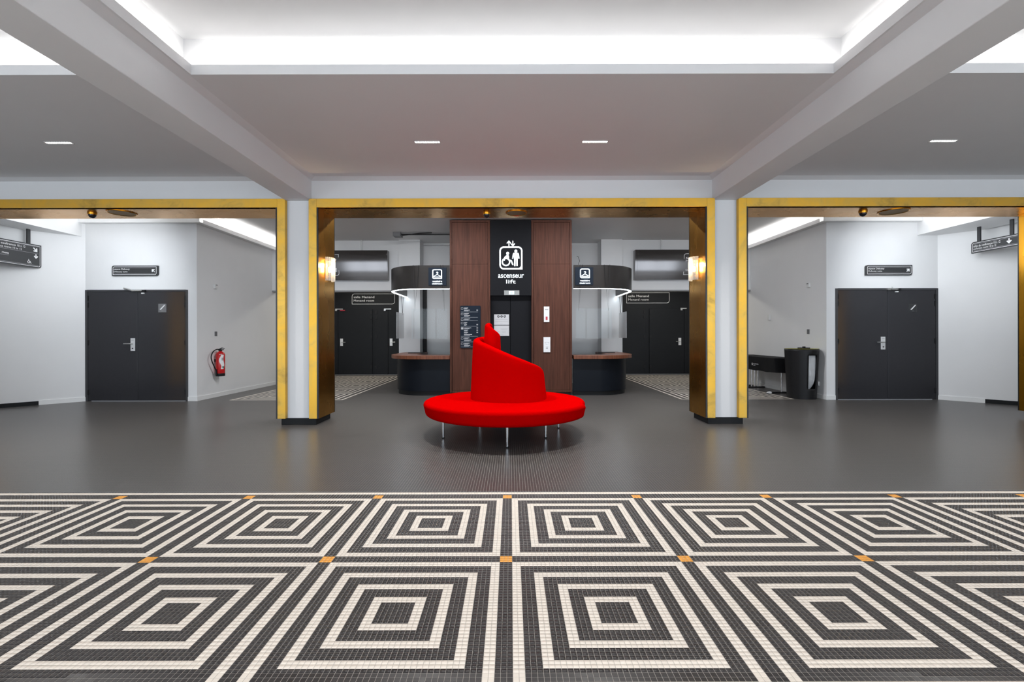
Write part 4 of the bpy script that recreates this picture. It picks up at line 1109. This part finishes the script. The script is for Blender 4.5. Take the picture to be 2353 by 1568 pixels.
hp = MB(); hp.tube([(ex, ey, ez1 + .05), (ex + .05, ey - .03, ez1 + .065), (ex + .13, ey - .07, ez1 + .055)], [.014, .013, .010], 8); hp.tube([(ex, ey, ez1 + .03), (ex + .1, ey - .05, ez1 + .03)], .010, 8); hp.build('handle', M['grey'], r, smooth=True)
hx_ = lambda u: (ex + u * .82, ey + u * .35)
pts = [(ex - .01, ey - .01, ez1 + .03)] + [(hx_(-a)[0] if False else ex - .02 - .075 * 0, ey - b_, z) for a, b_, z in ((0, .10, ez1 + .035), (0, .21, ez1 - .01), (0, .27, ez1 - .10), (0, .25, ez1 - .20), (0, .18, ez1 - .31), (0, .12, ez1 - .40))]
MB().tube(spline(pts, 5), .011, 8).build('hose', M['black'], r, smooth=True)
MB().tube([(ex - .02, ey - .115, ez1 - .38), (ex - .02, ey - .10, ez1 - .50)], [.014, .018], 10).build('nozzle', M['black'], r, smooth=True)
bx('wall_bracket', M['black'], r, xw, ex - .07, ey - .04, ey + .04, ez0 + .3, ez0 + .36)

# ------------------------------------------------------------------ small fittings on the passage walls
def wall_box(name, s, y, z, w, h, mat, label, cat, d=.025, extra=None):
    xw_ = sx(s, 6.29); o = None
    r = empty(name, (xw_, y, z - h / 2), label, cat)
    bx('plate', mat, r, xw_, xw_ - s * d, y - w / 2, y + w / 2, z - h / 2, z + h / 2, bevel=.003)
    if extra: bx(extra[0], extra[1], r, xw_ - s * d, xw_ - s * (d + .004), y - w * .3, y + w * .3, z + h * extra[2], z + h * extra[3])
    return r
wall_box('thermostat', -1, 9.83, 2.345, .085, .09, M['whitep'], 'white thermostat high on the left passage wall', 'thermostat', .04, ('vent_slot', M['dprint'], .28, .42))
wall_box('wall_switch', -1, 9.86, 1.345, .075, .10, M['grey'], 'grey wall switch above the fire extinguisher', 'switch', .012, ('rocker', M['grey'], -.35, .35))
wall_box('thermostat', 1, 9.80, 2.345, .085, .09, M['whitep'], 'white thermostat high on the right passage wall', 'thermostat', .04, ('vent_slot', M['dprint'], .28, .42))
wall_box('wall_switch', 1, 9.83, 1.365, .075, .10, M['grey'], 'grey wall switch above the black bin', 'switch', .012, ('rocker', M['grey'], -.35, .35))
wall_box('motion_sensor', 1, 11.3, 1.725, .08, .13, M['whitep'], 'small white sensor on the right passage wall above the black table', 'sensor', .04, ('sensor_lens', M['whitep'], -.3, .1))
wall_box('wall_socket', 1, 9.53, .30, .085, .085, M['whitep'], 'white wall socket right of the black bin', 'socket', .02, ('socket_hole', M['grey'], -.3, .3))

# ------------------------------------------------------------------ black bin with plastic bag
bxx, byy = 5.985, 9.55
r = empty('waste_bin', (bxx, byy, 0), 'tall black tapered bin with a side opening and clear bag', 'bin')
SEGB, ROWS = 48, 24; ztb = 1.01
def brad(z): return .262 + (.308 - .262) * z / ztb
vs = []; fs = []
for j in range(ROWS + 1):
    z = ztb * j / ROWS
    for k in range(SEGB):
        a = 2 * PI * k / SEGB; vs.append((bxx + brad(z) * math.cos(a), byy + brad(z) * math.sin(a), z))
a_c = math.radians(-80)
def in_open(k, j):
    a = 2 * PI * (k + .5) / SEGB; z = ztb * (j + .5) / ROWS
    da = (a - a_c + PI) % (2 * PI) - PI
    return -.36 < da < .40 and .21 < z < .89
for j in range(ROWS):
    for k in range(SEGB):
        if in_open(k, j): continue
        fs.append((j * SEGB + k, j * SEGB + (k + 1) % SEGB, (j + 1) * SEGB + (k + 1) % SEGB, (j + 1) * SEGB + k))
fs.append(tuple(range(SEGB - 1, -1, -1)))
mb = MB(); mb.add(vs, fs); o = mb.build('body', M['black'], r, smooth=True, recalc=False)
so = o.modifiers.new('solid', 'SOLIDIFY'); so.thickness = .012; so.offset = -1
MB().lathe([(.19, ztb), (.306, ztb - .001), (.308, ztb + .002), (.306, ztb + .005), (.19, ztb + .005)], (bxx, byy, 0), 48, cap=False).build('rim', M['yellow'], r, smooth=True)
MB().lathe([(.0, ztb - .02), (.192, ztb - .02), (.192, ztb + .004), (0, ztb + .004)], (bxx, byy, 0), 32).build('lid', M['black'], r)
lid = MB(); lid.box(bxx - .06, bxx + .12, byy - .10, byy + .04, ztb + .004, ztb + .028); lid.box(bxx + .0, bxx + .05, byy - .06, byy - .02, ztb + .028, ztb + .05)
lid.build('latch', M['black'], r, bevel=.006)
vs = []; rb = random.Random(5); nb = 40
for j in range(15):
    z = .20 + .72 * j / 14; base = .243 * (1 - .70 * (1 - j / 14) ** 4)
    for k in range(nb):
        a = 2 * PI * k / nb; q_ = base * (1 + .05 * math.sin(5 * a + j * .5) + .03 * math.sin(11 * a)); off = .10 * (1 - j / 14) ** 1.5
        vs.append((bxx + .0 * off + q_ * math.cos(a) + off * math.cos(a_c), byy + q_ * math.sin(a) + off * math.sin(a_c), z))
fs = [(j * nb + k, j * nb + (k + 1) % nb, (j + 1) * nb + (k + 1) % nb, (j + 1) * nb + k) for j in range(14) for k in range(nb)]
fs.append(tuple(range(nb - 1, -1, -1)))
mb = MB(); mb.add(vs, fs); mb.build('bag', M['bag'], r, smooth=True, label='clear grey plastic bag')

# ------------------------------------------------------------------ table under a black cloth
tx0, tx1, ty0, ty1, tz = 5.69, 6.27, 10.02, 12.0, .79
r = empty('folding_table', ((tx0 + tx1) / 2, (ty0 + ty1) / 2, 0), 'long narrow table on steel columns behind the black bin', 'table')
bx('table_top', M['black'], r, tx0 + .02, tx1 - .02, ty0 + .02, ty1 - .02, tz - .03, tz - .004)
for (y, xs2) in ((10.32, (6.02,)), (11.45, (5.86, 5.94, 6.02, 6.10)), (11.8, (5.98,))):
    for x in xs2: MB().lathe([(0, .02), (.017, .02), (.017, tz - .03), (0, tz - .03)], (x, y, 0), 12).build('leg', M['chrome'], r, smooth=True)
    bx('foot_bar', M['black'], r, min(xs2) - .24, max(xs2) + .16, y - .03, y + .03, 0, .025, bevel=.004)
ct = empty('table_cloth', ((tx0 + tx1) / 2, (ty0 + ty1) / 2, tz - .31), 'black cloth with small white logo draped over the narrow table', 'table cloth')
mb = MB(); per = []
nx, ny = 10, 34
for k in range(ny): per.append((tx0, ty1 - (ty1 - ty0) * k / ny, (-1, 0)))
for k in range(nx): per.append((tx0 + (tx1 - tx0) * k / nx, ty0, (0, -1)))
for k in range(ny): per.append((tx1, ty0 + (ty1 - ty0) * k / ny, (1, 0)))
for k in range(nx): per.append((tx1 - (tx1 - tx0) * k / nx, ty1, (0, 1)))
rows2 = []
for j in range(7):
    f = j / 6; row = []
    for i, (x, y, nn) in enumerate(per):
        ww = .010 * math.sin(i * .9) * f + .02 * f
        near_c = max(0, 1 - abs(i - ny) / 4)
        ww += .035 * near_c * f
        row.append((min(x + nn[0] * ww, 6.30), y + nn[1] * ww, tz - .31 * f - .006 * math.sin(i * .7) * f))
    rows2.append(row)
for j in range(6): mb.strip(rows2[j], rows2[j + 1], True)
mb.add(rows2[0], [tuple(range(len(per)))])
mb.build('drape', M['cloth'], ct, smooth=True)
pl = Plane((tx0 - .036, 10.86, .60), (0, -1, 0)); mb = MB()
pl.circ(mb, 0, .02, .028, .010, 0, .002, 16); mb.build('logo_ring', M['print'], ct)
mb = MB(); rl = random.Random(2); u = .045
for k in range(12): pl.rect(mb, u, u + .014, .018, .018 + rl.uniform(.016, .024), 0, .0015); u += .019
u = .045
for k in range(5): pl.rect(mb, u, u + .014, -.014, -.014 + rl.uniform(.014, .02), 0, .0015); u += .019
mb.build('logo_print', M['lprint'], ct, kind='stuff')
# crumpled tissue on the floor by the table
vs = []; rr = random.Random(9)
mb = MB(); prof_ = [(0, 0), (.05, .004), (.06, .02), (.035, .045), (.01, .055), (0, .055)]
mb.lathe(prof_, (5.70, 10.22, 0), 9); mb.v = [(x + rr.uniform(-.012, .012), y + rr.uniform(-.012, .012), z) for x, y, z in mb.v]
mb.build('crumpled_tissue', M['bag'], label='crumpled pale tissue on the floor under the black table', cat='tissue')
